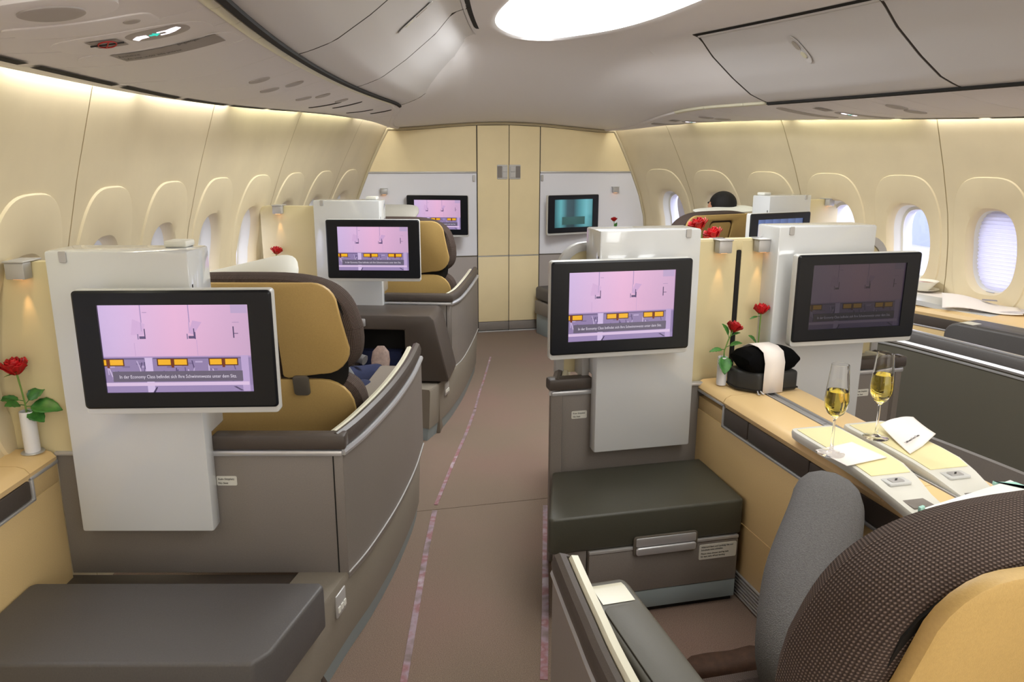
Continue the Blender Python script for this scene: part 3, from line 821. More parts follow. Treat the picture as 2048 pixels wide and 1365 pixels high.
def sconce(x, y, z, ang, label, on=True):
    t = thing('reading_lamp', label, 'lamp', (x, y, z), R(ang), group='small grey suite reading lamps')
    MB().box(-.029, .029, -.046, -.004, -.028, .022, .004).build('head', 'silver_satin', t)
    MB().box(-.032, .032, -.05, .045, .022, .027, .002).build('bracket', 'silver_satin', t)
    MB().box(-.014, .014, -.034, -.014, -.0295, -.0275).build('lens', 'lamp_glow', t)
    if on:
        l = bpy.data.lights.new('reading_spot', 'SPOT'); l.energy = .8; l.spot_size = R(25); l.spot_blend = .3; l.color = (1, .55, .25); l.shadow_soft_size = .006
        o = bpy.data.objects.new('reading_beam', l); COL.objects.link(o); o.parent = t; o.location = (0, -.02, -.04); o.rotation_euler = (R(8), 0, 0)
    return t

# ------------------------------------------------------------ suites
def normals2(path, side):
    out = []
    for i in range(len(path)):
        a = Vector(path[max(i-1, 0)]); b = Vector(path[min(i+1, len(path)-1)]); t = (b-a).normalized()
        out.append(Vector((t.y, -t.x))*side)
    return out
def resample(path, n=16):
    # smooth curve through the points
    P = [Vector(p) for p in path]; out = []
    for i in range(len(P)-1):
        p0 = P[max(i-1, 0)]; p1 = P[i]; p2 = P[i+1]; p3 = P[min(i+2, len(P)-1)]
        for k in range(n):
            t = k/n; out.append(.5*((2*p1)+(-p0+p2)*t+(2*p0-5*p1+4*p2-p3)*t*t+(-p0+3*p1-3*p2+p3)*t**3))
    out.append(P[-1]); return [tuple(p) for p in out]
def sweep(mb, path, sec, side=1, zf=None):
    # section points (inward offset, z) along a plan path
    ns = normals2(path, side); rings = []
    for i, p in enumerate(path):
        dz = zf(i/(len(path)-1)) if zf else 0
        rings.append([(p[0]-ns[i].x*o, p[1]-ns[i].y*o, z+dz) for o, z in sec])
    return mb.ring(rings)

def suite(ox, oy, ang, mx, label, W_=.92, twr=(-.83, -.41), path=None, basepath=None, divider=(-1.25, -.80), label_x=-.38, twr_back=.10, pad_from=None, base=True, side=True, div_dark=False, ztw=.505, panel_bot=.32, sticker=True, clip=True, bw=.16):
    t = thing('suite_partition', label, 'partition', (ox, oy, 0), R(ang))
    def B(): return MB(mx)
    x1 = twr[1]
    B().box(-W_, 0, 0, .03, panel_bot, .742, .003).build('lower_panel', 'taupe', t)
    B().box(-.034, -.030, -.0015, .01, panel_bot, .742).build('corner_joint', 'black_gap', t)
    B().box(-W_-.0, twr[0]+.01, -.010, .02, .742, .756, .004).build('left_rail', 'silver', t)
    B().box(x1-.01, .0, -.012, .02, .740, .760, .006).build('rail', 'silver', t)
    B().box(x1-.005, .012, -.014, .045, .762, .812, .010).build('ledge_pad', 'pad_brown', t)
    # white tower
    tb = B(); a, b = twr
    tb.prism([(-.065, ztw), (-.004, ztw), (-.004, .82), (twr_back, .82), (twr_back, 1.405), (-.065, 1.405)], 'x', a, b, .008, 2)
    tw = tb.build('white_column', 'white_gloss', t)
    B().prism(rrect(a+.045, a+.067, 1.372, 1.4055, .004), 'y', -.070, -.064, .001, 1).build('coat_hook', 'silver_satin', tw)
    B().box(b-.004, b+.001, -.052, -.046, 1.288, 1.305).build('side_slot', 'black_gap', tw)
    if clip:
        B().box(b-.11, b-.04, .03, .10, 1.405, 1.425, .006).build('top_clip', 'white_satin', tw)
    if sticker:
        st = B().prism(rrect(label_x-.033, label_x+.033, .636, .669, .005), 'y', -.0015, .0, .0005, 1).build('notice_sticker', 'label_white', t)
        lx = (label_x-.027) if mx > 0 else -(label_x+.027)
        text_obj('Kein Sitzplatz', .0095, 'ink', st, (lx, -.0020, .656)); text_obj('No Seat', .0095, 'ink', st, (lx, -.0020, .642))
    if divider:
        B().prism(rrect(divider[0], divider[1], .745, 1.365, [.001, .001, .02, .04]), 'y', .0, .035, .006, 2).build('privacy_divider', 'divider_cream', t)
    if side:
        P = resample(path or [(0, 0), (.043, .179), (.092, .504), (.120, .86), (.125, 1.18)], 8)
        n = len(P)
        zf = lambda k: .0
        m = B(); sweep(m, P, [(0, .30), (0, .742), (.045, .742), (.045, .30)], 1); m.build('side_panel', 'taupe', t)
        m = B(); sweep(m, P, [(-.008, .741), (-.010, .751), (-.006, .760), (.012, .762), (.012, .741)], 1); m.build('side_rail', 'silver', t)
        m = B(); zt = lambda k: .0+.01*k
        sweep(m, P, [(.0, .762), (-.002, .785), (.006, .808), (.020, .815), (.034, .810), (.036, .762)], 1, zt); m.build('side_pad', 'pad_brown', t)
        m = B(); sweep(m, P[2:-2], [(.036, .745), (.036, .806), (.042, .812), (.056, .808), (.060, .790), (.060, .745)], 1, zt); m.build('inner_strip', 'strip_ivory', t)
    if base:
        bp = resample(basepath or [(-.15, -.80), (-.075, -.38), (-.004, 0), (.047, .24), (.092, .56), (.118, .88), (.122, 1.05)], 8)
        m = B(); sweep(m, bp, [(.010, .075), (-.002, .31), (.004, .322), (bw, .322), (bw, .075)], 1); m.build('base_shell', 'base_taupe', t)
        m = B(); sweep(m, bp, [(.024, .0), (.013, .079), (.12, .079), (.12, .0)], 1); m.build('kick_plate', 'kick_blue', t)
        m = B(); sweep(m, P, [(-.003, .318), (-.005, .324), (.02, .326), (.02, .318)], 1); m.build('base_seam', 'silver_satin', t)
        cp = B().box(-.0, .075, -.006, .002, -.045, .035, .004); o = cp.build('control_panel', 'silver_satin', t)
        kq = 13 if len(bp) > 40 else 6; q = Vector(bp[kq]); q2 = Vector(bp[kq+2]); an = math.atan2((q2-q).y, (q2-q).x)
        o.location = (mx*(q.x+.004), q.y+.02, .262); o.rotation_euler = (0, 0, an if mx > 0 else pi-an+pi)
        for i in range(3): B().prism(rrect(.008+.022*i, .025+.022*i, -.03, -.008, .003), 'y', -.009, -.005, .001, 1).build('button', 'white_satin', o)
    return t

SA = suite(.01, 2.37, -13, 1, 'near left window suite partition with white column and taupe side wall')
SB = suite(.75, 4.80, -17, 1, 'far left window suite partition next to the closet doors', label_x=-.2, sticker=False, divider=(-1.215, -.83), twr=(-.85, -.43), bw=.45,
           path=[(0, 0), (.036, .2), (.048, .65), (.046, 1.17)], basepath=[(-.066, -.50), (.0, -.21), (.040, .22), (.052, .6), (.052, 1.03)])
SCC = suite(.84, 2.82, 0, -1, 'centre suite partition on the aisle with silver looped screen frame', W_=.68, twr=(-.585, -.165), divider=None, label_x=-.12, panel_bot=0, base=False,
          path=[(0, 0), (-.12, .32), (-.25, .68), (-.33, 1.0)], clip=False)
SD = suite(2.485, 2.82, 0, 1, 'centre suite partition on the right behind the champagne glasses', W_=.68, twr=(-.72, -.265), divider=None, label_x=-.195, panel_bot=0, base=False,
           path=[(0, 0), (-.12, .32), (-.25, .68), (-.33, 1.0)], clip=False)
SE = suite(2.53, 4.85, 15, -1, 'far right window suite partition beside the seated passenger', label_x=-.2, sticker=False, divider=(-1.33, -.93), twr=(-.95, -.53), bw=.45,
           path=[(0, 0), (.036, .2), (.048, .65), (.046, 1.17)], basepath=[(-.066, -.50), (.0, -.21), (.040, .22), (.052, .6), (.052, 1.03)])
# looped screen frames beside the centre columns
def loop_frame(par, mx, x0, x1):
    P = []
    r = .10
    for z in (.76, .9, 1.05, 1.23): P.append((x0, .13, z))
    for k in range(1, 7): P.append((x0+r-r*cos(k*pi/12), .13, 1.235+r*sin(k*pi/12)))
    P += [(x0+r+.06, .13, 1.335), (x1, .13, 1.335)]
    m = MB(mx); n = len(P); rings = []
    for i, p in enumerate(P):
        a = Vector(P[max(i-1, 0)]); b = Vector(P[min(i+1, n-1)]); t = (b-a).normalized(); nn = Vector((-t.z, 0, t.x))
        p = Vector(p); rings.append([p+nn*.016+Vector((0, -.014, 0)), p+nn*.016+Vector((0, .014, 0)), p-nn*.016+Vector((0, .014, 0)), p-nn*.016+Vector((0, -.014, 0))])
    m.ring(rings); m.build('screen_frame', 'silver_satin', par)
    m = MB(mx)
    pts = [(x1, .76)]+[(x1, 1.33)]+[(p[0], p[2]) for p in P[::-1]]
    m.prism(pts, 'y', .122, .138); m.build('screen_fill', 'divider_cream', par)
loop_frame(SCC, -1, -.055, -.22) if False else None
def loopf(par, x0, sgn, x1):
    # x0 outer edge, going inward in direction sgn
    r = .10; P = [(x0, z) for z in (.80, .95, 1.1, 1.225)]+[(x0+sgn*(r-r*cos(k*pi/12)), 1.225+r*sin(k*pi/12)) for k in range(1, 7)]+[(x1, 1.325)]
    m = MB(); rings = []; n = len(P)
    for i, p in enumerate(P):
        a = Vector(P[max(i-1, 0)]); b = Vector(P[min(i+1, n-1)]); t = (b-a).normalized(); nn = Vector((-t.y, t.x))
        rings.append([(p[0]+nn.x*.017, .11, p[1]+nn.y*.017), (p[0]+nn.x*.017, .14, p[1]+nn.y*.017), (p[0]-nn.x*.017, .14, p[1]-nn.y*.017), (p[0]-nn.x*.017, .11, p[1]-nn.y*.017)])
    m.ring(rings); m.build('screen_frame', 'silver_satin', par)
    MB().prism([(x1, .80), (x1, 1.32)]+P[::-1], 'y', .120, .134).build('screen_fill', 'divider_cream', par)
loopf(SCC, .068, 1, .24)
loopf(SD, -.068, -1, -.28)
MB().box(.135, .165, .02, .12, .80, 1.20, .004).build('screen_post', 'silver_satin', SCC)

def mid_divider():
    t = thing('privacy_divider', 'cream divider between the two centre suites with a black slot', 'divider', (1.655, 2.86, 0))
    for a, b in ((-.245, -.012), (.008, .205)):
        MB().prism([(a, .74), (b, .74), (b, 1.345), (a, 1.345)], 'y', 0, .03, .003, 1).build('panel', 'divider_cream', t)
    MB().box(-.245, .205, .001, .032, 1.30, 1.352, .006).build('top_bar', 'divider_cream', t)
    MB().box(-.014, .010, -.004, .02, .74, 1.305, .008).build('slot', 'black_gap', t)
mid_divider()

monitor(-.443, 2.325, -10.7, 'lit black framed display on the near left white column', arm=.1)
monitor(1.066, 2.665, 0, 'lit black framed display on the centre column beside the aisle')
monitor(2.07, 2.645, -1, 'dim dark display above the champagne glasses', dim=True)
monitor(.262, 4.675, -14, 'lit display on the far left suite column')
monitor(3.025, 4.72, 14, 'blue lit display on the far right suite column', 'blue')
monitor(.975, 6.97, -19, 'lit display on the bulkhead left of the closet doors', zb=.975, back=.09)
monitor(2.283, 7.02, 14, 'teal blank display on the bulkhead right of the closet doors', 'teal', zb=.965, back=.05)

def inA(S, lx, ly, z=0):
    a = S.rotation_euler.z; c, s_ = cos(a), sin(a)
    return (S.location.x+c*lx-s_*ly, S.location.y+s_*lx+c*ly, z)
sconce(*inA(SA, -.935, 0, 1.345), -13, 'lit reading lamp on the near left cream divider')
sconce(*inA(SB, -1.09, 0, 1.345), -17, 'lit reading lamp on the far left cream divider')
sconce(1.565, 2.857, 1.325, 0, 'lit reading lamp left of the black slot in the centre divider')
sconce(1.742, 2.857, 1.325, 0, 'lit reading lamp right of the black slot in the centre divider')
sconce(*inA(SE, 1.20, 0, 1.345), 15, 'unlit reading lamp on the far right cream divider', False)
sconce(.515, 7.135, 1.36, 0, 'reading lamp on the bulkhead left of the displays', False)
sconce(2.735, 7.135, 1.36, 0, 'reading lamp on the bulkhead above the far rose', False)

# ------------------------------------------------------------ ottomans
def ott_A():
    t = thing('ottoman', 'big dark grey leather ottoman in front of the near left suite', 'ottoman', inA(SA, -.44, -.41), R(-13))
    pts = [(-.44, -.19), (.315, -.19), (.35, -.14), (.415, .175), (.40, .195), (-.46, .195), (-.475, .18), (-.475, -.03)]
    m = MB(); m.prism(pts, 'z', .27, .415, .022, 4, ang=.7); m.build('cushion', 'leather_dark', t)
    MB().prism([(-.40, -.16), (.29, -.16), (.36, .15), (-.42, .15)], 'z', 0, .268, .01).build('box', 'taupe_dark', t)
    MB().box(-.50, .385, .20, .425, .0, .306, .004).build('rear_shelf', 'pad_brown', t)
ott_A()
def ott_C():
    t = thing('ottoman', 'olive black leather ottoman with drawer below the centre display', 'ottoman', (1.12, 2.6, 0))
    pts = [(-.395, -.218), (.345, -.22), (.358, -.205), (.378, .19), (-.278, .19), (-.41, -.205)]
    MB().prism(pts, 'z', .285, .424, .016, 3, ang=.4).build('cushion', 'leather_green', t)
    MB().prism([(-.262, -.21), (.338, -.21), (.34, .19), (-.262, .19)], 'z', .02, .283).build('box', 'taupe_dark', t)
    MB().prism([(-.375, -.20), (-.266, -.212), (-.266, .19), (-.272, .19)], 'z', .0, .284, .002).build('fixed_side', 'taupe', t)
    d = MB().box(-.258, .34, -.222, -.208, .097, .268, .003).build('drawer', 'taupe', t)
    MB().box(-.258, .34, -.224, -.208, .270, .282, .002).build('top_strip', 'silver_satin', t)
    MB().box(-.258, .34, -.220, -.208, .022, .094, .002).build('kick_plate', 'kick_blue', t)
    MB().box(-.25, .335, -.205, .1, .0, .018).build('toe_gap', 'black_gap', t)
    MB().prism(rrect(-.09, .165, .248, .325, .014), 'y', -.232, -.222, .003).build('handle_frame', 'taupe_dark', d)
    MB().prism(rrect(-.082, .157, .286, .320, .006), 'y', -.236, -.230, .003).build('handle_plate', 'silver', d)
    MB().prism(rrect(-.082, .157, .252, .284, .010), 'y', -.242, -.230, .006, 3).build('pull', 'silver', d)
    s = MB().prism(rrect(.178, .333, .196, .258, .006), 'y', -.2245, -.222, .0005, 1).build('safety_notice', 'label_white', d)
    for i, tx in enumerate(('Während Start und Landung Sitz und', 'Schublade bitte schließen.', 'Please close drawer and lap belt', 'for taxi, take off and landing.')):
        text_obj(tx, .0088, 'ink', s, (.186, -.2248, .2445-i*.0115-(.004 if i > 1 else 0)))
ott_C()
def ott_B():
    t = thing('ottoman', 'charcoal footwell ottoman with open niche and latch at the far left suite', 'ottoman', inA(SB, -.30, -.18), R(-17))
    pts = [(-.42, .335), (-.25, .335), (-.25, .655), (.065, .655), (.065, .335), (.325, .335), (.33, .36), (.245, .72), (.22, .745), (-.42, .745)]
    m = MB(); m.prism(pts, 'y', -.19, .155, .010, 2, ang=.4); m.box(-.255, .07, -.185, .01, .335, .385, .008); m.build('shell', 'pad_brown', t)
    MB().box(-.25, .065, -.01, .0, .38, .655).build('niche_back', 'black_gap', t)
    MB().box(-.245, .03, -.10, -.012, .385, .50, .02).build('blanket', 'navy_cloth', t)
    MB().box(-.25, -.17, -.20, -.165, .675, .722, .006).build('latch', 'silver', t)
    MB().prism([(-.42, .155), (.27, .155), (.27, -.18), (-.42, -.18)], 'z', .0, .315, .006).build('plinth', 'base_taupe', t)
ott_B()
def ott_G():
    t = thing('ottoman', 'dark padded ottoman under the teal bulkhead display', 'ottoman', (2.2, 6.75, 0), R(12))
    MB().box(-.23, .45, -.2, .32, .33, .46, .03, 3).build('cushion', 'leather_dark', t)
    MB().box(-.24, .45, -.21, .3, .20, .325, .006).build('box', 'taupe', t)
    MB().box(-.22, .44, -.19, .3, 0, .198, .004).build('kick_plate', 'kick_blue', t)
    c = MB(); 
    def f(u, v): return (-.23+.16*u+.05*v+.01*sin(9*u), -.235-.01*cos(7*v), .20+.20*u+.22*v*(.3+.7*u)+.012*sin(8*v))
    c.grid(f, 10, 10)
    o = c.build('white_cloth', 'paper'); o.location = (2.2, 6.75, 0); o.rotation_euler = (0, 0, R(12))
    o['label'] = 'crumpled white cloth hanging on the ottoman right of the closet doors'; o['category'] = 'cloth'
    md = o.modifiers.new('s', 'SOLIDIFY'); md.thickness = .006
ott_G()

# ------------------------------------------------------------ seats
def cushion(mb, outline_fn, ys, n=56):
    rings = []
    for y, k, dz in ys:
        rings.append([(x, y, z) for x, z in outline_fn(k)])
    return mb.ring(rings, uv=True)
def seat(x, y, ang, mx, label, s=.32, z0=1.245, tab=True):
    t = thing('suite_seat', label, 'seat', (x, y, 0), R(ang))
    sh = lambda v: (v[0], v[1]+(z0-v[2])*s*.75, v[2])
    # winged headrest shell with a notch for the spine
    o = []
    nt_ = .118
    o += [(-nt_, .875), (-nt_, 1.165)]+[(-nt_+.03-.03*cos(k*pi/8), 1.165+.03*sin(k*pi/8)) for k in range(1, 5)]
    o += [(nt_-.03+.03*sin(k*pi/8), 1.165+.03*cos(k*pi/8)) for k in range(0, 5)]+[(nt_, .875)]
    right = [(nt_+.02, .868), (.26, .885)]+[(.27+.105*sin(k*pi/12), .99-.105*cos(k*pi/12)) for k in range(0, 7)]
    right += [(.355, 1.10)]+[(.265+.082*cos(k*pi/12), 1.158+.085*sin(k*pi/12)) for k in range(0, 7)]
    left = [(-a, b) for a, b in right[::-1]]
    pts = o+right+left
    MB(mx).prism(pts, 'y', -.012, .014, .008, 2, f=sh, ang=.6).build('headrest_shell', 'shell_yellow', t)
    lo = rrect(-.375, .375, .36, .862, [.03, .03, .12, .12], 6)
    m = MB(mx); m.prism(lo, 'y', -.006, .018, .008, 2, f=sh, ang=.6); m.prism(rrect(-.105, .105, .80, 1.182, .03), 'y', -.005, .015, .006, 2, f=sh, ang=.6); m.build('back_shell', 'shell_yellow', t)
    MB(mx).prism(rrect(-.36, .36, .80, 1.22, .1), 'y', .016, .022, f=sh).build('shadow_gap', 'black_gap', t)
    def head(k):
        hw = .415*k; zc_ = 1.058; hh = .208*k
        p = sell(0, zc_, hw, hh, 3.6, 72)
        return [(a*(1-.10*max(0, (b-1.05))/.2), b) for a, b in p]
    m = MB(mx); rings = []
    for yy, k in ((.012, .86), (.022, .94), (.05, .99), (.09, 1.0), (.13, .985), (.16, .93), (.172, .82), (.17, .5)):
        rings.append([sh((a, yy, b)) for a, b in head(k)])
    m.ring(rings, uv=True); m.build('headrest_cushion', 'knit', t)
    m = MB(mx); rings = []
    for yy, k in ((.012, .90), (.03, .97), (.07, 1.0), (.12, .98), (.15, .92), (.16, .78), (.155, .4)):
        rings.append([sh((a, yy, b)) for a, b in sell(0, .635, .415*k, .255*k, 4.5, 72)])
    m.ring(rings, uv=True); m.build('back_cushion', 'knit', t)
    m = MB(mx); rings = []
    for zz, k in ((.32, .96), (.34, 1), (.43, 1), (.462, .97), (.47, .85)):
        rings.append([(a, b, zz) for a, b in sell(0, .56, .34*k, .29*k, 6, 56)])
    m.ring(rings, uv=True); m.build('seat_cushion', 'knit', t)
    MB(mx).box(-.30, .30, .28, .80, .0, .318, .02).build('seat_pedestal', 'taupe_dark', t)
    if tab:
        m = MB(mx); m.prism(rrect(.155, .215, .80, .882, .014), 'y', -.026, -.010, .004, f=sh); m.build('pull_tab', 'taupe_dark', t)
    return t
sA2 = seat(*inA(SA, -.425, .36)[:2], -13, 1, 'yellow backed seat with dark knit cushion behind the near left display')
sB2 = seat(*inA(SB, -.45, .40)[:2], -17, 1, 'yellow backed seat behind the far left display', tab=False)
sE2 = seat(*inA(SE, .56, .42)[:2], 15, 1, 'yellow backed seat of the passenger at the far right', tab=False)
sN = seat(.965, .60, 0, 1, 'nearest yellow backed seat with knit headrest at the lower right corner', tab=False)

def arm_pad(root_label, x, y, ang, L, keypad=True, mx=1, top=.64, wd_=.125, mt='pad_olive'):
    t = thing('armrest_console', root_label, 'armrest', (x, y, 0), R(ang))
    def B(): return MB(mx)
    pr = [(0, .36), (0, top-.012), (.012, top)]+[]
    # side view profile along y: rounded front
    prof = [(-L, .30), (-L, top), (-.06, top)]+[(-.06+.075*sin(k*pi/12), top-.075+.075*cos(k*pi/12)) for k in range(1, 7)]+[(.015, .30)]
    B().prism(prof, 'x', 0, wd_, .014, 3, ang=.6).build('body', mt, t)
    if keypad:
        kp = [(-.058, top+.001)]
        m = B(); rings = []
        rings.append([(.022, -.135, top+.0015), (.105, -.135, top+.0015)])
        for k in range(0, 6):
            a = k*pi/12+.05; yy = -.075+.082*sin(a); zz = top-.080+.083*cos(a)
            rings.append([(.022, yy, zz), (.105, yy, zz)])
        m.ring(rings, close=False, cap=False); m.build('keypad', 'strip_ivory', t)
        B().prism(rrect(.014, .112, -L+.08, -.15, .02), 'z', top-.003, top+.005, .003).build('lid', mt, t)
        B().box(.114, .124, -.30, -.24, top-.02, top-.008, .002).build('button', 'white_satin', t)
    return t
def near_arm():
    t = thing('aisle_wall', 'low taupe aisle wall with silver rail and ivory strip at the lower centre', 'armrest wall', (.475, 1.56, 0))
    P = resample([(0.0, 0), (-.02, -.24), (-.035, -.5), (-.05, -1.3)], 8)
    def sw(name, sec, mt, Q=P, zf=None):
        m = MB(); sweep(m, Q, sec, 1, zf); m.build(name, mt, t)
    dip = lambda k: -.012*k
    sw('side_panel', [(0, .0), (0, .715), (.045, .715), (.045, 0)], 'taupe')
    sw('side_rail', [(-.004, .714), (-.006, .722), (-.002, .730), (.012, .731), (.012, .714)], 'silver')
    sw('side_pad', [(-.002, .731), (-.004, .750), (.004, .768), (.016, .774), (.030, .770), (.034, .731)], 'pad_brown')
    sw('inner_strip', [(.034, .715), (.034, .768), (.040, .776), (.056, .774), (.060, .755), (.060, .715)], 'strip_ivory', P[1:])
    MB().prism(rrect(.003, .050, .0, .765, [.001, .001, .02, .02]), 'y', -.005, .006, .003).build('end_cap', 'pad_brown', t)
    MB().prism([(.0, .57), (.028, .57), (.028, .63), (0, .63)], 'y', -.12, -.09, .002).build('recessed_catch', 'taupe_dark', t)
near_arm()
arm_pad('olive armrest console with ivory keypad beside the near centre seat', .565, 1.66, 2, .95)
arm_pad('grey armrest console next to the passenger in blue jeans', .225, 3.74, -16, .6, keypad=False, mt='base_taupe', top=.67)
def jacket():
    m = MB(); rings = []
    for j in range(9):
        u = j/8; rings.append([(-.07+.15*u+.01*sin(5*u), .035*a*(1+.3*sin(6*u)), .03*b*(1+.25*sin(4*u+1))-.02*u) for a, b in sell(0, 0, 1, 1, 2.4, 16)])
    m.ring(rings); o = m.build('folded_jacket', 'grey_cloth'); o.location = (.09, 3.84, .70); o.rotation_euler = (.1, .15, -.5)
    o['label'] = 'grey folded jacket bunched beside the passenger in blue jeans'; o['category'] = 'clothing'
jacket()
arm_pad('dark armrest in the far left front suite', 1.02, 6.35, -22, .5, keypad=False, mt='leather_dark', top=.63)
arm_pad('black armrest console with pale keypad strip in the right window suite', 3.40, 3.56, 14, .75, mt='leather_dark', top=.77, wd_=.22)

# aisle wall of the right hand window suite, seen past the centre seats
def right_wall():
    t = thing('aisle_wall', 'long olive taupe aisle wall at the right with black padded top', 'armrest wall', (2.86, 3.2, 0))
    P = resample([(-.20, .60), (-.06, .20), (0.0, 0), (.09, -.60), (.13, -1.2), (.15, -2.2)], 8)
    def sw(name, sec, mt): m = MB(); sweep(m, P, sec, -1); m.build(name, mt, t)
    sw('side_panel', [(0, .30), (0, .742), (-.045, .742), (-.045, .30)], 'pad_olive')
    sw('base_shell', [(.012, .0), (.010, .31), (0, .318), (-.05, .318), (-.05, .0)], 'taupe')
    sw('side_rail', [(.006, .741), (.010, .752), (.004, .763), (-.012, .764), (-.012, .741)], 'silver')
    sw('thin_rail', [(.004, .722), (.005, .727), (.004, .732), (-.01, .732), (-.01, .722)], 'silver')
    sw('side_pad', [(.002, .764), (.002, .798), (-.006, .812), (-.03, .812), (-.035, .764)], 'leather_dark')
    sw('top_strip', [(-.030, .812), (-.030, .818), (-.048, .818), (-.048, .76), (-.036, .76)], 'silver')
right_wall()

# ------------------------------------------------------------ consoles
def console_C():
    t = thing('centre_console', 'long cream leather console between the two centre suites', 'console', (1.49, 2.84, 0))
    def pr(a, b): return a
    L = 2.3
    MB().box(.0, .36, -L, .0, .10, .64, .004).build('side_panel', 'panel_honey', t)
    MB().box(.0-.001, .001, -L, 0, .305, .309).build('panel_joint', 'leather_cream', t)
    # ribbed base
    m = MB()
    for k in range(7): m.box(-.006, .02, -L, -.0, .004+.0145*k, .0145+.0145*k, .003, 1)
    m.build('ribbed_skirt', 'silver_satin', t, kind='stuff')
    MB().box(.012, .35, -L, 0, 0, .1).build('plinth', 'taupe_dark', t)
    # upper body
    MB().box(.003, .36, -L, 0, .64, .695, .002).build('upper_body', 'panel_honey', t)
    for a, b in ((-.42, -.245), (-.80, -.426), (-1.35, -.805)):
        MB().prism(rrect(a, b, .645, .715, .006), 'x', -.004, .01, .002).build('pocket', 'pad_brown', t)
    m = MB(); m.box(-.007, .012, -L, -.232, .632, .643, .003); m.box(-.007, .012, -.245, -.232, .632, .728, .003); m.box(-.007, .012, -.245, .0, .716, .728, .003); m.build('trim', 'silver', t)
    # leather top with rounded shoulder
    for a, b in ((-.235, .0), (-.238-.9, -.238), (-L, -1.14)):
        sec = [(.001, .716), (-.006, .735), (.004, .752), (.025, .762), (.16, .764), (.16, .716)]
        m = MB(); m.ring([[(q[0], yy, q[1]) for q in sec] for yy in (a, b)]); m.build('leather_top', 'leather_cream', t)
    sec = [(.215, .716), (.215, .764), (.34, .762), (.36, .752), (.368, .735), (.36, .716)]
    m = MB(); m.ring([[(q[0], yy, q[1]) for q in sec] for yy in (-L, 0)]); m.build('leather_top', 'leather_cream', t)
    MB().box(.16, .215, -L, 0, .70, .757, .001).build('track', 'silver_satin', t)
    for x in (.166, .205): MB().box(x, x+.006, -L, 0, .756, .766, .002).build('track_rail', 'silver', t)
    MB().box(.178, .200, -.60, -.55, .757, .760, .001).build('track_catch', 'silver', t)
console_C()
def cocktail(x0, x1, lab, mx=1):
    t = thing('armrest_table', lab, 'armrest', ((x0+x1)/2-.012, 1.9, 0))
    cx = (x0+x1)/2; hw = (x1-x0)/2
    # spine: y from the flat tray (front) back down to the console, with widths
    sp = [(2.135, .795, .80), (2.13, .797, .88), (2.118, .798, .95), (2.09, .798, 1), (2.0, .798, 1), (1.88, .798, 1), (1.80, .795, .98), (1.72, .786, .86), (1.64, .772, .72), (1.56, .764, .66), (1.46, .760, .66), (1.3, .758, .66), (1.1, .757, .66)]
    sk = lambda y: -.035*sm((1.85-y)/.4)
    m = MB(); rings = []
    for y, z, k in sp:
        h = hw*k; c = sk(y)
        rings.append([(c-h+.004, y-1.9, z-.030), (c-h, y-1.9, z-.012), (c-h+.003, y-1.9, z-.002), (c-h+.010, y-1.9, z), (c+h-.010, y-1.9, z), (c+h-.003, y-1.9, z-.002), (c+h, y-1.9, z-.012), (c+h-.004, y-1.9, z-.030)])
    m.ring(rings); m.build('body', 'tray_rim', t)
    # cream inlay of the tray
    def inlay(yl, name, marg=.014):
        m = MB(); rings = []
        for y in yl:
            z = interp(-y, [-a for a, _, _ in sp], [b for _, b, _ in sp]); k = interp(-y, [-a for a, _, _ in sp], [c for _, _, c in sp])
            h = hw*k-marg; c = sk(y); rings.append([(c-h, y-1.9, z+.0005), (c-h, y-1.9, z+.0025), (c+h, y-1.9, z+.0025), (c+h, y-1.9, z+.0005)])
        m.ring(rings); return m.build(name, 'inlay_cream', t)
    inlay([2.11, 2.0, 1.88, 1.80, 1.745], 'tray_inlay'); inlay([1.56, 1.50, 1.4, 1.3, 1.15], 'rear_inlay')
    z = .782
    p = MB().prism(rrect(-.056, .018, -.215, -.172, .006), 'z', .781, .7885, .002); p = p.build('button_plate', 'bezel_side', t)
    MB().prism(rrect(-.042, .000, -.207, -.182, .004), 'z', .786, .7915, .0015).build('recline_button', 'silver_satin', p)
    m = MB(); m.prism([(-.030, -.200), (-.022, -.200), (-.010, -.188), (-.018, -.188)], 'z', .7915, .792); m.build('symbol', 'ink', p)
    MB().box(-.068, .002, -.325, -.275, .764, .7705, .003).build('finger_recess', 'taupe', t)
cocktail(1.475, 1.652, 'left of the two ivory and silver armrest tables on the centre console')
cocktail(1.675, 1.852, 'right of the two ivory and silver armrest tables on the centre console')

def console_A():
    t = thing('side_console', 'cream leather window console with vase at the left edge', 'console', inA(SA, -.92, 0), R(-13))
    L = 1.5
    # outline: inner edge angles slightly
    def f(v): return (v[0], v[1], v[2])
    MB().box(-.42, 0, -L, 0, 0, .655, .004).build('side_panel', 'panel_honey', t)
    sec = [(.004, .725), (.008, .742), (-.006, .758), (-.03, .766), (-.17, .766), (-.17, .725)]
    for a, b in ((-.15, -.012), (-L, -.153)):
        m = MB(); m.ring([[(q[0], yy, q[1]) for q in sec] for yy in (a, b)]); m.build('leather_top', 'leather_cream', t)
    sec = [(-.178, .725), (-.178, .764), (-.36, .764), (-.44, .75), (-.44, .725)]
    m = MB(); m.ring([[(q[0], yy, q[1]) for q in sec] for yy in (-L, 0)]); m.build('leather_top', 'leather_cream', t)
    MB().box(-.43, 0, -L, 0, .655, .724, .002).build('upper_body', 'panel_honey', t)
    MB().prism(rrect(-.85, -.155, .662, .722, .008), 'x', -.005, .006, .002).build('pocket', 'pad_brown', t)
    m = MB(); m.box(-.005, .009, -L, -.14, .650, .660, .003); m.box(-.005, .009, -.150, -.138, .650, .728, .003); m.box(-.005, .009, -.15, -.005, .718, .730, .003); m.build('trim', 'silver', t)
console_A()
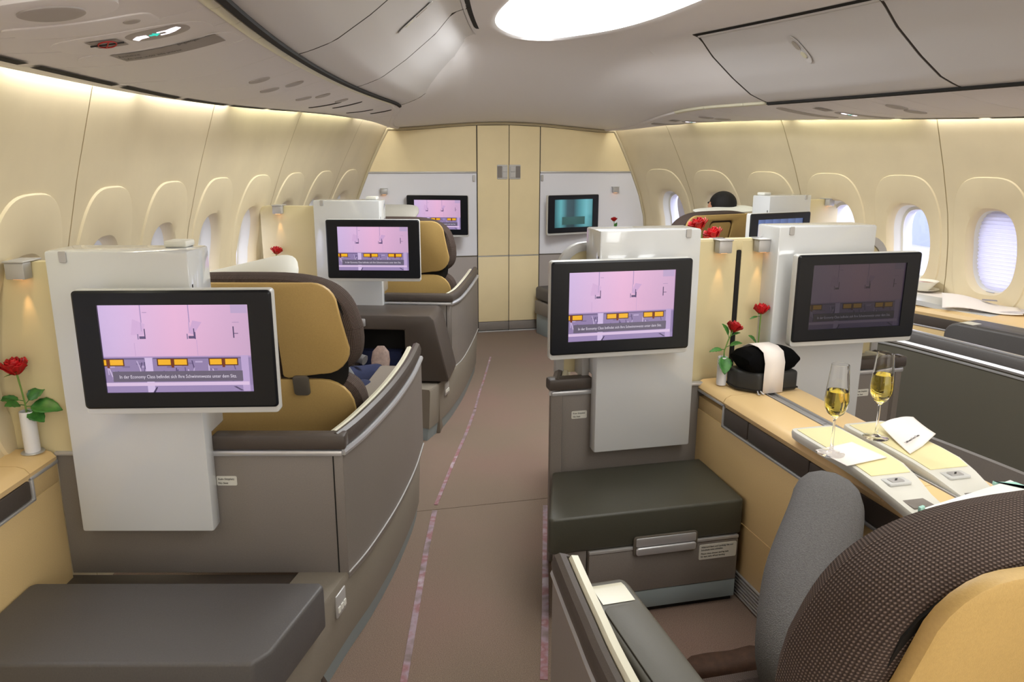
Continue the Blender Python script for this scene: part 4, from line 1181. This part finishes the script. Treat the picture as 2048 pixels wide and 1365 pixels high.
def console_R():
    t = thing('side_console', 'cream leather window console with newspaper under the right windows', 'console', (3.62, 3.9, 0), R(16))
    MB().box(0, .42, -1.6, .75, .0, .655, .004).build('side_panel', 'panel_honey', t)
    MB().box(-.01, .02, -1.6, .75, .0, .30, .003).build('base_trim', 'silver_satin', t)
    sec = [(.0, .715), (-.006, .735), (.004, .755), (.03, .766), (.44, .766), (.44, .715)]
    m = MB(); m.ring([[(q[0], yy, q[1]) for q in sec] for yy in (-1.6, .75)]); m.build('leather_top', 'leather_cream', t)
    MB().box(.004, .42, -1.6, .75, .655, .716).build('upper_body', 'panel_honey', t)
    MB().prism(rrect(-.30, .75, .655, .716, .006), 'x', -.006, .006, .002).build('pocket', 'pad_brown', t)
    m = MB(); m.box(-.006, .01, -.31, .75, .643, .654, .003); m.box(-.006, .01, -.315, -.303, .643, .72, .003); m.box(-.006, .01, -1.6, -.31, .708, .72, .003); m.build('trim', 'silver', t)
    # ivory tray arm on it
    m = MB(); rings = []
    for y, z, h in ((.55, .80, .11), (.30, .80, .115), (.10, .80, .11), (-.02, .79, .09), (-.12, .772, .07), (-.3, .766, .06)):
        rings.append([(.12-h, y, z-.03), (.12-h, y, z), (.12+h, y, z), (.12+h, y, z-.03)])
    m.ring(rings); m.build('armrest_table', 'bezel_side', t)
console_R()

# ------------------------------------------------------------ vases and roses
def vase(x, y, z, label, h=.125, r=.021, plate=True):
    t = thing('bud_vase', label, 'vase', (x, y, z), group='white bud vases')
    MB().lathe([(0.001, .002), (r*.95, .002), (r, .01), (r, h-.003), (r*.97, h), (r*.85, h), (r*.83, h-.006), (r*.83, .03), (0.001, .03)], n=28).build('body', 'vase_white', t)
    if plate: MB().lathe([(0.001, 0), (r*1.45, 0), (r*1.5, .002), (r*1.4, .004), (0.001, .004)], n=28).build('foot', 'silver', t)
    return t
def leaf_mesh(mb, base, d, up, L, Wd, bend=.25):
    d = Vector(d).normalized(); up = Vector(up); s_ = d.cross(up).normalized(); n = s_.cross(d).normalized(); base = Vector(base)
    rings = []
    for j in range(11):
        t = j/10; wv = Wd*(sin(pi*t**.8)**.85)*(1 if t < .98 else .1)+.0008
        c = base+d*L*t+n*(-bend*L*t*t)
        row = []
        for i in range(7):
            q = (i-3)/3; ser = .0010*(1 if (j+i) % 2 else -1) if abs(q) == 1 else 0
            row.append(c+s_*(wv*q+ser)+n*(.22*wv*q*q-.04*wv*cos(j*2.2)*abs(q)))
        rings.append(row)
    mb.ring(rings, close=False, cap=False)
def rose(x, y, z, label, hgt, lean=(0, 0), size=.034, leaves=(), pink=False):
    t = thing('red_rose', label, 'flower', (x, y, z), group='single red roses')
    top = Vector((lean[0], lean[1], hgt))
    P = [(0, 0, -.08), (lean[0]*.15, lean[1]*.15, hgt*.25), (lean[0]*.5, lean[1]*.5, hgt*.6), tuple(top)]
    MB().tube(P, [.0028, .0026, .0026, .003], 8).build('stem', 'stem_green', t)
    m = MB(); axis = (top-Vector(P[2])).normalized()
    q = Vector((0, 0, 1)).rotation_difference(axis); rnd = random.Random(int(x*1000))
    def petal(a, r0, r1, r2, h, spread, curl, z0=0):
        rings = []
        for j in range(7):
            v = j/6; rad = r0+(r1-r0)*sin(v*pi/2)**.8; rad += (r2-r1)*max(0, v-.7)/.3
            row = []
            for i in range(9):
                u = (i-4)/4; an = a+u*spread*(1-.25*v); hh = z0+h*v-.22*h*u*u*v*v+curl*.002*sin(5*u+a)
                row.append(top+q @ Vector((rad*cos(an), rad*sin(an), hh)))
            rings.append(row)
        m.ring(rings, close=False, cap=False)
    S_ = size
    for k in range(3): petal(k*2.1, .002, S_*.22, S_*.18, S_*1.25, 1.15, 1, .004)
    for k in range(4): petal(k*1.57+.4, .003, S_*.42, S_*.40, S_*1.28, .95, 1, .003)
    for k in range(5): petal(k*1.257+.2, .004, S_*.62, S_*.66, S_*1.22, .82, 1, .001)
    for k in range(5): petal(k*1.257+.8, .005, S_*.80, S_*.98, S_*1.10, .80, 1.5, .0)
    for k in range(3): petal(k*2.09+1.3, .006, S_*.90, S_*1.12, S_*.95, .70, 1.5, .0)
    b = m.build('bloom', 'rose_red', t, sharp=80)
    md = b.modifiers.new('s', 'SOLIDIFY'); md.thickness = .0012
    m = MB()
    for k in range(5):
        a = k*1.257
        leaf_mesh(m, top+q @ Vector((.003*cos(a), .003*sin(a), 0)), q @ Vector((cos(a), sin(a), .35 if k % 2 else .9)), (0, 0, 1), S_*.8, .005, .3)
    m.build('sepals', 'stem_green', b)
    for (bz, dx, dy, dz, L, wd_) in leaves:
        m = MB(); st = Vector((lean[0]*bz/hgt*.9, lean[1]*bz/hgt*.9, bz)); dd = Vector((dx, dy, dz)).normalized()
        m.tube([st, st+dd*.018], .0013, 6); leaf_mesh(m, st+dd*.016, dd, (0, -.45, 1), L, wd_)
        lf = m.build('leaf', 'leaf_green', t); md = lf.modifiers.new('s', 'SOLIDIFY'); md.thickness = .0008
    return t
vx, vy, _ = inA(SA, -.966, -.038)
vase(vx, vy, .767, 'white vase on the left window console', h=.137, r=.0225)
rose(vx, vy, .767+.130, 'red rose at the left edge with broad leaves', .128, (-.010, -.005), .038,
     leaves=((.028, .55, .35, .62, .058, .024), (.022, 1, -.15, .02, .088, .033), (.012, .75, -.5, -.30, .056, .024), (.026, -.5, -.55, .3, .042, .022), (.040, -1, .1, .25, .066, .014)))
vase(1.542, 2.735, .765, 'white vase left of the black amenity kit', h=.12, r=.020, plate=False)
rose(1.542, 2.735, .885, 'red rose left of the black slot on the centre divider', .105, (.035, 0), .031,
     leaves=((.075, -.35, -.1, .9, .055, .016), (.04, .45, -.5, .4, .05, .016), (.03, -1, -.1, .1, .055, .012), (.015, -.25, -.75, -.75, .075, .027), (.085, 1, -.1, .45, .03, .006)))
vase(1.732, 2.79, .765, 'white vase behind the black amenity kit', h=.135, r=.020, plate=False)
rose(1.732, 2.79, .90, 'red rose right of the black slot on the centre divider', .145, (.002, 0), .031,
     leaves=((.0, -.5, -.2, .75, .062, .021), (-.0, .8, -.4, .30, .062, .017), (.135, -1, -.1, -.05, .035, .005)))
bx, by, _ = inA(SB, -1.12, -.05)
vase(bx, by, .87, 'white vase in the far left suite hidden behind the pillow', h=.12, plate=False)
rose(bx, by, .98, 'red rose seen above the white pillow at left', .085, (.01, 0), .036)
vase(2.655, 6.9, .86, 'white vase by the bulkhead', h=.12, plate=False)
rose(2.655, 6.9, .97, 'small far red rose in front of the white bulkhead', .105, (-.005, 0), .028, leaves=((.02, 1, -.2, .5, .06, .016), (.02, -1, -.2, .2, .06, .016), (.03, .2, -.3, 1, .05, .016)))
# the shelf those vases stand on
def small_shelf(x, y, z, ang, label):
    t = thing('vase_shelf', label, 'shelf', (x, y, 0), R(ang))
    MB().box(-.16, .16, -.1, .12, .0, z-.03, .01).build('body', 'panel_honey', t); MB().box(-.17, .17, -.11, .13, z-.03, z-.001, .01).build('leather_top', 'leather_cream', t)
small_shelf(bx, by, .87, -17, 'cream topped side shelf in the far left suite')
small_shelf(2.70, 6.9, .86, 12, 'cream topped side shelf under the far rose')
# pair of roses showing over the centre column
vase(1.735, 3.30, 1.17, 'white vase of the left rose behind the centre column', h=.06, plate=False)
rose(1.735, 3.30, 1.225, 'red rose peeking over the centre column, left one', .115, (-.04, 0), .046)
vase(1.815, 3.32, 1.17, 'white vase of the right rose behind the centre column', h=.06, plate=False)
rose(1.815, 3.32, 1.21, 'red rose peeking over the centre column, right one with green leaf', .085, (-.03, 0), .044, leaves=((.04, .2, -.4, -.2, .05, .014),))
small_shelf(1.80, 3.31, 1.17, 0, 'shelf behind the centre divider holding two roses')

# ------------------------------------------------------------ things on the centre console
def amenity_kit():
    t = thing('amenity_kit', 'black amenity kit with velvet pouch held by a white paper band', 'amenity kit', (1.690, 2.665, .766), R(4))
    MB().prism([(-.130, -.005), (-.075, -.075), (.110, -.075), (.115, .075), (-.125, .075)], 'z', 0, .082, .012, 3, ang=.4).build('case', 'kit_black', t)
    MB().prism([(-.132, -.006), (-.076, -.077), (.112, -.077), (.117, .077), (-.127, .077)], 'z', .010, .016, .002).build('zip', 'black_gap', t)
    m = MB(); rings = []
    for j in range(13):
        u = -1+2*j/12; k = (1-abs(u)**3.2)**.5; zz = .013+.042*k
        rings.append([(u*.118, a*(.055+.018*k+.012*abs(u)**6), .115+b*(zz)+(.012*u*u)) for a, b in sell(0, 0, 1, 1, 2.8, 20)])
    m.ring(rings); m.build('velvet_pouch', 'velvet_black', t)
    sec = [(-.0825, .001), (-.0825, .08), (-.084, .125), (-.068, .166), (-.03, .180), (.03, .180), (.072, .16), (.086, .10), (.082, .001)]
    m = MB(); m.ring([[(x, a, b) for a, b in sec] for x in (-.058, .034)], close=False, cap=False); b = m.build('paper_band', 'paper', t)
    md = b.modifiers.new('s', 'SOLIDIFY'); md.thickness = .0012; md.offset = 0
    MB().tube([(-.078, -.078, .012), (-.082, -.090, .004), (-.078, -.098, .003)], .003, 8).build('zip_pull', 'silver', t)
    MB().tube([(-.066, -.079, .012), (-.062, -.090, .004), (-.058, -.094, .003)], .003, 8).build('zip_pull', 'silver', t)
amenity_kit()
def flute(x, y, z, label, s=1.0, fill=.088):
    t = thing('champagne_flute', label, 'glass', (x, y, z), group='champagne flutes')
    def rr(h): return interp(h, [.098, .103, .115, .130, .150, .170, .20, .247], [.0035, .009, .021, .0285, .0305, .0292, .0262, .0222])
    hs = [.098, .100, .103, .108, .115, .122, .130, .140, .150, .160, .170, .185, .20, .215, .23, .247]
    outer = [(.0005, 0), (.034, 0), (.0345, .0012), (.030, .0028), (.012, .006), (.005, .012), (.0036, .03), (.0032, .06), (.0033, .09)]+[(rr(h), h) for h in hs]
    inner = [(rr(h)-.0010 if h > .11 else max(.0004, rr(h)-.0022), h+(.003 if h < .11 else 0)) for h in hs[::-1]][:-1]+[(.0003, .1045)]
    o = MB(); o.lathe([(a*s, b*s) for a, b in outer+inner], n=40); o.build('glass_body', 'glass', t, sharp=80)
    top = .098+fill
    ws = [(.0003, .1052)]+[(max(.001, rr(h)-.0013), h+.003 if h < .11 else h) for h in hs if .104 < h < top]+[(rr(top)-.0013, top), (.0003, top)]
    o = MB(); o.lathe([(a*s, b*s) for a, b in ws], n=40); o.build('wine', 'wine', t, sharp=50)
flute(1.453, 1.893, .803, 'champagne flute standing on the left armrest table', 1.14, .078)
flute(1.683, 1.985, .8015, 'champagne flute standing on the right armrest table', 1.14, .088)

def napkin(pts, z, label, fold=0, text=True):
    cx = sum(p[0] for p in pts)/4; cy = sum(p[1] for p in pts)/4
    t = thing('paper_napkin', label, 'napkin', (cx, cy, z), group='white paper napkins')
    a, b, c, d = [Vector((p[0]-cx, p[1]-cy)) for p in pts]
    def f(u, v):
        p = a*(1-u)*(1-v)+b*u*(1-v)+c*u*v+d*(1-u)*v
        zz = .0015+fold*(.020*sin(u*2.6+.4)*v+.03*max(0, u-.5)*(1-.3*v)+.012*v*v)
        return (p.x, p.y, zz)
    m = MB(); m.grid(f, 14, 14); o = m.build('sheet', 'paper', t); md = o.modifiers.new('s', 'SOLIDIFY'); md.thickness = .0012
    if text:
        ux = (b-a).normalized(); an = math.atan2(ux.y, ux.x); p = f(.12, .22)
        q = f(.5, .3)
        text_obj('Lufthansa First Class', .0125, 'ink', t, (p[0], p[1], max(p[2], q[2])+.004), (0, 0, an), name='script_lettering')
napkin([(1.44, 1.80), (1.60, 1.83), (1.58, 1.965), (1.425, 1.93)], .8015, 'flat white napkin under the left champagne flute', text=False)
napkin([(1.685, 1.835), (1.86, 1.93), (1.885, 2.06), (1.735, 2.035)], .803, 'lifted white napkin beside the right champagne flute', 1)
def menu():
    t = thing('menu_card', 'large white menu card lying behind the nearest headrest', 'menu', (1.66, 1.53, .772), R(4))
    MB().prism([(-.17, .03), (-.19, -.20), (.20, -.20), (.21, .10)], 'z', .0, .012, .002).build('pages', 'menu_cover', t)
    MB().prism([(.15, .106), (.224, .04), (.224, .0), (.216, .0), (.205, .08), (.15, .098)], 'z', .002, .014, .001).build('ribbon', 'menu_green', t)
    MB().prism([(-.185, .025), (-.165, .032), (-.165, .04), (-.185, .035)], 'z', .001, .015, .001).build('ribbon_end', 'menu_green', t)
menu()

# right window console: cup on saucer, papers
def cup_things():
    t = thing('tea_cup', 'white cup and saucer on the right window console', 'cup', (3.88, 4.30, .802))
    MB().lathe([(.001, .001), (.045, .001), (.092, .016), (.094, .018), (.045, .005), (.001, .005)], n=32).build('saucer', 'ceramic', t)
    MB().lathe([(.001, .006), (.03, .006), (.045, .02), (.072, .055), (.088, .070), (.086, .070), (.068, .053), (.04, .02), (.001, .014)], n=32).build('bowl', 'ceramic', t)
    MB().lathe([(.001, .056), (.066, .056)], n=24).build('tea', 'coffee', t)
    p = thing('newspaper', 'folded newspaper spread on the right window console', 'newspaper', (3.86, 3.82, .782), R(-40))
    def f(u, v): return (-.20+.42*u, -.13+.24*v, .003+.05*(1-u)*sin(pi*v*.8)+.05*max(0, v-.5)*(1-u)+.01*sin(6*u))
    m = MB(); m.grid(f, 14, 12); o = m.build('front_sheet', 'paper', p); md = o.modifiers.new('s', 'SOLIDIFY'); md.thickness = .003
    m = MB(); m.grid(lambda u, v: (-.05+.36*u, -.10+.22*v, -.006+.012*(1-v)*u), 8, 6); o = m.build('rear_sheet', 'paper_grey', p); md = o.modifiers.new('s', 'SOLIDIFY'); md.thickness = .004
    MB().prism([(.02, .03), (.10, .03), (.10, .08), (.02, .08)], 'z', .040, .0405).build('photo', 'taupe', p)
    q = thing('magazine', 'pale magazine under the cup on the right window console', 'magazine', (3.84, 4.22, .788), R(20))
    MB().box(-.13, .14, -.17, .14, 0, .007, .002).build('pages', 'paper_grey', q); MB().box(-.13, .14, -.17, .14, .0072, .0085, .0005).build('cover', 'paper', q)
cup_things()

# ------------------------------------------------------------ pillows
def pillow(x, y, z, ang, tilt, L, H, T, label, mt='pillow_white', roll=0):
    m = MB(); rings = []
    for j in range(25):
        u = sin(-pi/2+pi*j/24); k = max(.02, (1-abs(u)**4))**.5
        h2 = max(.03, 1-abs(u)**7)**.5; rings.append([(u*L/2, a*T/2*k+.0, b*H/2*h2*(.90+.10*abs(u)**3)) for a, b in sell(0, 0, 1, 1, 1.7, 28)])
    m.ring(rings); o = m.build('pillow', mt); o.location = (x, y, z); o.rotation_euler = (tilt, roll, R(ang)); o['label'] = label; o['category'] = 'pillow'; return o
px, py, _ = inA(SA, -.49, .58); pillow(px, py, 1.20, -13, R(-62), .46, .28, .10, 'grey white pillow leaning on the near left headrest', 'pillow_white', R(-13))
px, py, _ = inA(SB, -.53, .66); pillow(px, py, 1.28, -17, R(-68), .42, .26, .07, 'grey pillow on the far left headrest', 'pillow_grey', 0)
px, py, _ = inA(SE, .74, .58); pillow(px, py, 1.262, 15, R(-82), .60, .24, .035, 'white pillow behind the head of the far right passenger', 'pillow_white', R(-2))

# ------------------------------------------------------------ people
def body(name, label, root, joints, edges, groups, extra=None, cat='person'):
    """joints: name -> (pos, radius); edges: pairs; groups: list of (joint names, material)"""
    t = thing(name, label, cat, root)
    names = list(joints); idx = {n: i for i, n in enumerate(names)}
    me = bpy.data.meshes.new('body'); me.from_pydata([joints[n][0] for n in names], [(idx[a], idx[b]) for a, b in edges], [])
    o = bpy.data.objects.new('tmp', me); COL.objects.link(o)
    sk = o.modifiers.new('skin', 'SKIN'); sk.use_smooth_shade = True
    for n in names:
        v = me.skin_vertices[0].data[idx[n]]; r = joints[n][1]; v.radius = r if isinstance(r, tuple) else (r, r)
    me.skin_vertices[0].data[0].use_root = True
    sb = o.modifiers.new('sub', 'SUBSURF'); sb.levels = 2; sb.render_levels = 2
    bpy.context.view_layer.update()
    dg = bpy.context.evaluated_depsgraph_get(); m2 = bpy.data.meshes.new_from_object(o.evaluated_get(dg)); bpy.data.objects.remove(o)
    m2.materials.clear(); mlist = []
    for g in groups:
        m2.materials.append(MATS[g[1]])
    segs = []
    for a, b in edges:
        gi = 0
        for k, g in enumerate(groups):
            if b in g[0]: gi = k
        segs.append((Vector(joints[a][0]), Vector(joints[b][0]), gi))
    for p in m2.polygons:
        c = p.center; best = 1e9; gi = 0
        for a, b, g in segs:
            d = b-a; u = max(0, min(1, (c-a).dot(d)/max(1e-9, d.length_squared))); dist = (c-(a+d*u)).length
            if dist < best: best = dist; gi = g
        p.material_index = gi; p.use_smooth = True
    bo = bpy.data.objects.new('body', m2); COL.objects.link(bo); bo.parent = t; bo.location = -Vector(root)
    return t
def shoe(t, root, x, y, z, ang, mt, L=.29, tilt=0, roll=0):
    m = MB(); rings = []
    for j, (u, hw, top) in enumerate(((0, .03, .07), (.06, .042, .095), (.25, .045, .10), (.45, .046, .078), (.7, .053, .062), (.88, .046, .052), (1, .02, .035))):
        rings.append([(a*hw, (u-.25)*L, max(0, .5*top+b*.5*top)) for a, b in sell(0, 0, 1, 1, 3, 20)])
    m.ring(rings); o = m.build('shoe', mt, t); o.location = Vector((x, y, z))-Vector(root); o.rotation_euler = (tilt, roll, ang); return o
def person_near():
    # sits in the near centre seat, only the raised left knee and foot clear the seat back
    root = (1.05, 1.0, 0)
    J = {'pelvis': ((.93, .96, .50), (.16, .13)), 'belly': ((1.02, .90, .68), (.16, .12)), 'chest': ((1.14, .85, .87), (.17, .115)), 'neck': ((1.23, .87, .99), .055), 'head0': ((1.28, .90, 1.04), .085), 'head': ((1.32, .90, 1.10), .09),
         'hipL': ((1.00, 1.10, .47), .115), 'midL0': ((.985, 1.30, .53), .120), 'midL': ((1.13, 1.51, .63), .122), 'kneeL0': ((1.315, 1.70, .735), .105), 'kneeL': ((1.37, 1.79, .725), .098), 'shinL0': ((1.395, 1.84, .60), .090), 'shinL': ((1.38, 1.87, .38), .085), 'ankL': ((1.35, 1.90, .17), .075),
         'footL': ((1.33, 1.93, .10), .05),
         'hipR': ((.86, 1.08, .46), .105), 'kneeR': ((.80, 1.32, .40), .08), 'shinR': ((.85, 1.43, .25), .065), 'ankR': ((.88, 1.50, .12), .05), 'footR': ((.88, 1.53, .07), .035),
         'shL': ((1.30, .87, .86), .07), 'elL': ((1.38, 1.06, .72), .05), 'haL': ((1.28, 1.22, .68), .035),
         'shR': ((.98, .85, .86), .07), 'elR': ((.92, .96, .66), .05), 'haR': ((1.02, 1.14, .64), .035)}
    E = [('pelvis', 'belly'), ('belly', 'chest'), ('chest', 'neck'), ('neck', 'head0'), ('head0', 'head'), ('pelvis', 'hipL'), ('hipL', 'midL0'), ('midL0', 'midL'), ('midL', 'kneeL0'), ('kneeL0', 'kneeL'), ('kneeL', 'shinL0'), ('shinL0', 'shinL'), ('shinL', 'ankL'), ('ankL', 'footL'),
         ('pelvis', 'hipR'), ('hipR', 'kneeR'), ('kneeR', 'shinR'), ('shinR', 'ankR'), ('ankR', 'footR'), ('chest', 'shL'), ('shL', 'elL'), ('elL', 'haL'), ('chest', 'shR'), ('shR', 'elR'), ('elR', 'haR')]
    G = [(('belly', 'chest', 'neck', 'shL', 'elL', 'shR', 'elR'), 'grey_shirt'), (('pelvis', 'hipL', 'midL0', 'midL', 'kneeL0', 'kneeL', 'shinL0', 'shinL', 'ankL', 'hipR', 'kneeR', 'shinR', 'ankR'), 'grey_cloth'), (('head0', 'head', 'haL', 'haR'), 'skin'), (('footL', 'footR'), 'sock_dark')]
    t = body('person', 'seated person in grey sweatpants with one knee raised by the console', root, J, E, G)
    shoe(t, root, 1.29, 1.965, .0, R(76), 'shoe_brown', .30)
    shoe(t, root, .875, 1.49, .0, R(5), 'shoe_brown', .26)
    fingers(t, root, (1.28, 1.22, .68), (-.3, 1, .2)); fingers(t, root, (1.02, 1.14, .64), (.3, 1, .1))
    return t
def fingers(t, root, p, d, mt='skin'):
    d = Vector(d).normalized(); s_ = d.cross(Vector((0, 0, 1))).normalized(); p = Vector(p)
    up = Vector((0, 0, 1))
    for k, L in ((-1.5, .065), (-.5, .078), (.5, .075), (1.5, .058)):
        b = p+s_*(.020*k)+d*.02
        m = MB(); m.tube([b-d*.015, b+d*.03, b+d*(L*.7)-up*.012, b+d*L-up*.03], [.010, .0095, .0085, .007], 8); m.build('finger', mt, t, org=root)
    b = p+s_*.03; m = MB(); m.tube([b-d*.02, b+s_*.022+d*.01, b+s_*.03+d*.04-up*.01], [.012, .010, .008], 8)
    m.build('thumb', mt, t, org=root)
def hairdo(t, root, c, r, mt='hair_black', face=(0, 1, 0)):
    m = MB(); f = Vector(face).normalized(); rings = []
    for j in range(12):
        ph = -.55+(pi/2+.55)*j/11
        rings.append([Vector(c)-f*.012+Vector((r[0]*cos(ph)*cos(a)*(1+.03*sin(7*a)), r[1]*cos(ph)*sin(a), r[2]*sin(ph))) for a in [2*pi*k/28 for k in range(28)]])
    m.ring(rings); return m.build('hair', mt, t, org=root)
def face_parts(t, root, c, d, r, mt='skin'):
    d = Vector(d).normalized(); s_ = d.cross(Vector((0, 0, 1))).normalized(); c = Vector(c)
    m = MB(); m.ring([[c+d*(r+.018*k1)+s_*(a*.014*k2)+Vector((0, 0, b*.022*k2-.01)) for a, b in sell(0, 0, 1, 1, 2, 10)] for k1, k2 in ((-.6, 1.2), (.3, .9), (1, .35))]); m.build('nose', mt, t, org=root)
    for q in (-1, 1): m = MB(); m.lathe([(.0005, -.009), (.007, -.006), (.010, 0), (.007, .006), (.0005, .009)], c+d*(r-.014)+s_*(.030*q)+Vector((0, 0, .018)), 10); m.build('eye', 'ink', t, org=root)
    m = MB(); m.tube([c+d*(r-.004)+s_*(-.025)+Vector((0, 0, -.05)), c+d*(r+.004)+Vector((0, 0, -.052)), c+d*(r-.004)+s_*.025+Vector((0, 0, -.05))], .004, 6); m.build('mouth', 'rose_pink', t, org=root)
    for q in (-1, 1): m = MB(); m.ring([[c+s_*(q*(r*.88+.012*k))+d*(a*.018)+Vector((0, 0, b*.030)) for a, b in sell(0, 0, 1, 1, 2, 12)] for k in (0, .5, 1)]); m.build('ear', mt, t, org=root)
pn = person_near()
hairdo(pn, (1.05, 1.0, 0), (1.33, .89, 1.12), (.10, .105, .10)); face_parts(pn, (1.05, 1.0, 0), (1.33, .905, 1.08), (0, 1, 0), .085)

def person_left():
    root = (*inA(SA, -.40, .75)[:2], 0)
    h = lambda a, b, z: (*inA(SA, a, b)[:2], z)
    J = {'pelvis': (h(-.40, .70, .54), (.16, .13)), 'belly': (h(-.40, .62, .74), (.16, .12)), 'chest': (h(-.40, .58, .95), (.17, .12)), 'neck': (h(-.40, .58, 1.05), .05), 'head0': (h(-.40, .60, 1.09), .075), 'head': (h(-.40, .61, 1.13), .08),
         'hipR': (h(-.28, .80, .52), .105), 'kneeR': ((.135, 3.42, .615), .098), 'shinR': ((.155, 3.66, .47), .075), 'ankR': ((.17, 3.86, .35), .055), 'footR': ((.19, 3.95, .32), .035),
         'hipL': (h(-.50, .80, .52), .10), 'kneeL': ((.04, 3.72, .595), .082), 'shinL': ((.12, 3.94, .545), .066), 'ankL': ((.225, 4.17, .50), .055), 'footL': ((.25, 4.24, .50), .035),
         'shR': (h(-.22, .60, .95), .065), 'elR': (h(-.14, .78, .75), .05), 'haR': ((-.04, 3.38, .62), .035),
         'shL': (h(-.58, .60, .95), .065), 'elL': (h(-.64, .78, .75), .05), 'haL': (h(-.5, 1.0, .66), .035)}
    E = [('pelvis', 'belly'), ('belly', 'chest'), ('chest', 'neck'), ('neck', 'head0'), ('head0', 'head'), ('pelvis', 'hipR'), ('hipR', 'kneeR'), ('kneeR', 'shinR'), ('shinR', 'ankR'), ('ankR', 'footR'),
         ('pelvis', 'hipL'), ('hipL', 'kneeL'), ('kneeL', 'shinL'), ('shinL', 'ankL'), ('ankL', 'footL'), ('chest', 'shR'), ('shR', 'elR'), ('elR', 'haR'), ('chest', 'shL'), ('shL', 'elL'), ('elL', 'haL')]
    G = [(('belly', 'chest', 'neck', 'shR', 'elR', 'haR', 'shL', 'elL'), 'grey_shirt'), (('pelvis', 'hipR', 'kneeR', 'shinR', 'ankR', 'hipL', 'kneeL', 'shinL', 'ankL'), 'navy_cloth'), (('head0', 'head', 'haL'), 'skin'), (('footL', 'footR'), 'sock_dark')]
    t = body('person', 'seated person in dark blue jeans with a foot stretched to the ottoman', root, J, E, G)
    shoe(t, root, .25, 4.215, .43, R(-10), 'shoe_tan', .27, R(68), R(0))
    shoe(t, root, .19, 3.92, .29, R(-10), 'shoe_tan', .27, R(30))
    c = h(-.40, .60, 1.14); hairdo(t, root, c, (.09, .10, .095)); face_parts(t, root, h(-.40, .62, 1.11), (sin(R(13)), cos(R(13)), 0), .078)
    fingers(t, root, (-.04, 3.38, .62), (.2, 1, -.2)); fingers(t, root, h(-.5, 1.0, .66), (.3, 1, 0))
person_left()
def person_right():
    h = lambda a, b, z: (*inA(SE, a, b)[:2], z)
    root = (*h(.56, .75, 0)[:2], 0)
    H = h(.56, .72, 1.33)
    J = {'pelvis': (h(.56, .80, .54), (.16, .13)), 'belly': (h(.56, .74, .75), (.16, .12)), 'chest': (h(.66, .72, 1.0), (.17, .12)), 'neck': (h(.74, .72, 1.14), .052), 'head0': (h(.77, .725, 1.22), .078), 'head': (h(.785, .73, 1.305), .084),
         'hipR': (h(.66, .95, .52), .10), 'kneeR': (h(.68, 1.35, .56), .08), 'ankR': (h(.68, 1.55, .15), .05), 'footR': (h(.68, 1.66, .06), .035),
         'hipL': (h(.46, .95, .52), .10), 'kneeL': (h(.44, 1.35, .56), .08), 'ankL': (h(.44, 1.55, .15), .05), 'footL': (h(.44, 1.66, .06), .035),
         'shR': (h(.85, .74, 1.0), .065), 'elR': (h(.82, .92, .76), .05), 'haR': (h(.70, 1.15, .70), .035), 'shL': (h(.47, .74, 1.0), .065), 'elL': (h(.32, .92, .76), .05), 'haL': (h(.44, 1.15, .70), .035)}
    E = [('pelvis', 'belly'), ('belly', 'chest'), ('chest', 'neck'), ('neck', 'head0'), ('head0', 'head'), ('pelvis', 'hipR'), ('hipR', 'kneeR'), ('kneeR', 'ankR'), ('ankR', 'footR'), ('pelvis', 'hipL'), ('hipL', 'kneeL'), ('kneeL', 'ankL'), ('ankL', 'footL'),
         ('chest', 'shR'), ('shR', 'elR'), ('elR', 'haR'), ('chest', 'shL'), ('shL', 'elL'), ('elL', 'haL')]
    G = [(('belly', 'chest', 'neck', 'shR', 'elR', 'shL', 'elL'), 'grey_shirt'), (('pelvis', 'hipR', 'kneeR', 'ankR', 'hipL', 'kneeL', 'ankL'), 'navy_cloth'), (('head0', 'head', 'haR', 'haL'), 'skin'), (('footL', 'footR'), 'shoe_tan')]
    t = body('person', 'black haired person whose head shows above the far right seat', root, J, E, G)
    hairdo(t, root, Vector(h(.81, .70, 1.307)), (.108, .108, .098)); face_parts(t, root, h(.785, .73, 1.29), (-.35, 1, 0), .080)
    fingers(t, root, h(.70, 1.15, .70), (0, 1, 0)); fingers(t, root, h(.44, 1.15, .70), (0, 1, 0))
person_right()
# ivory seat arm end between the grey trousers and the nearest headrest
def seat_arm():
    t = thing('seat_arm', 'ivory rounded arm end between the grey trousers and the nearest seat', 'armrest', (.965, 1.20, 0))
    MB().prism(rrect(-.035, .035, .55, .66, .03), 'y', -.14, .10, .02, 3).build('arm_cap', 'strip_ivory', t)
    MB().box(-.02, .02, -.13, .05, .30, .56, .01).build('arm_post', 'taupe_dark', t)
seat_arm()
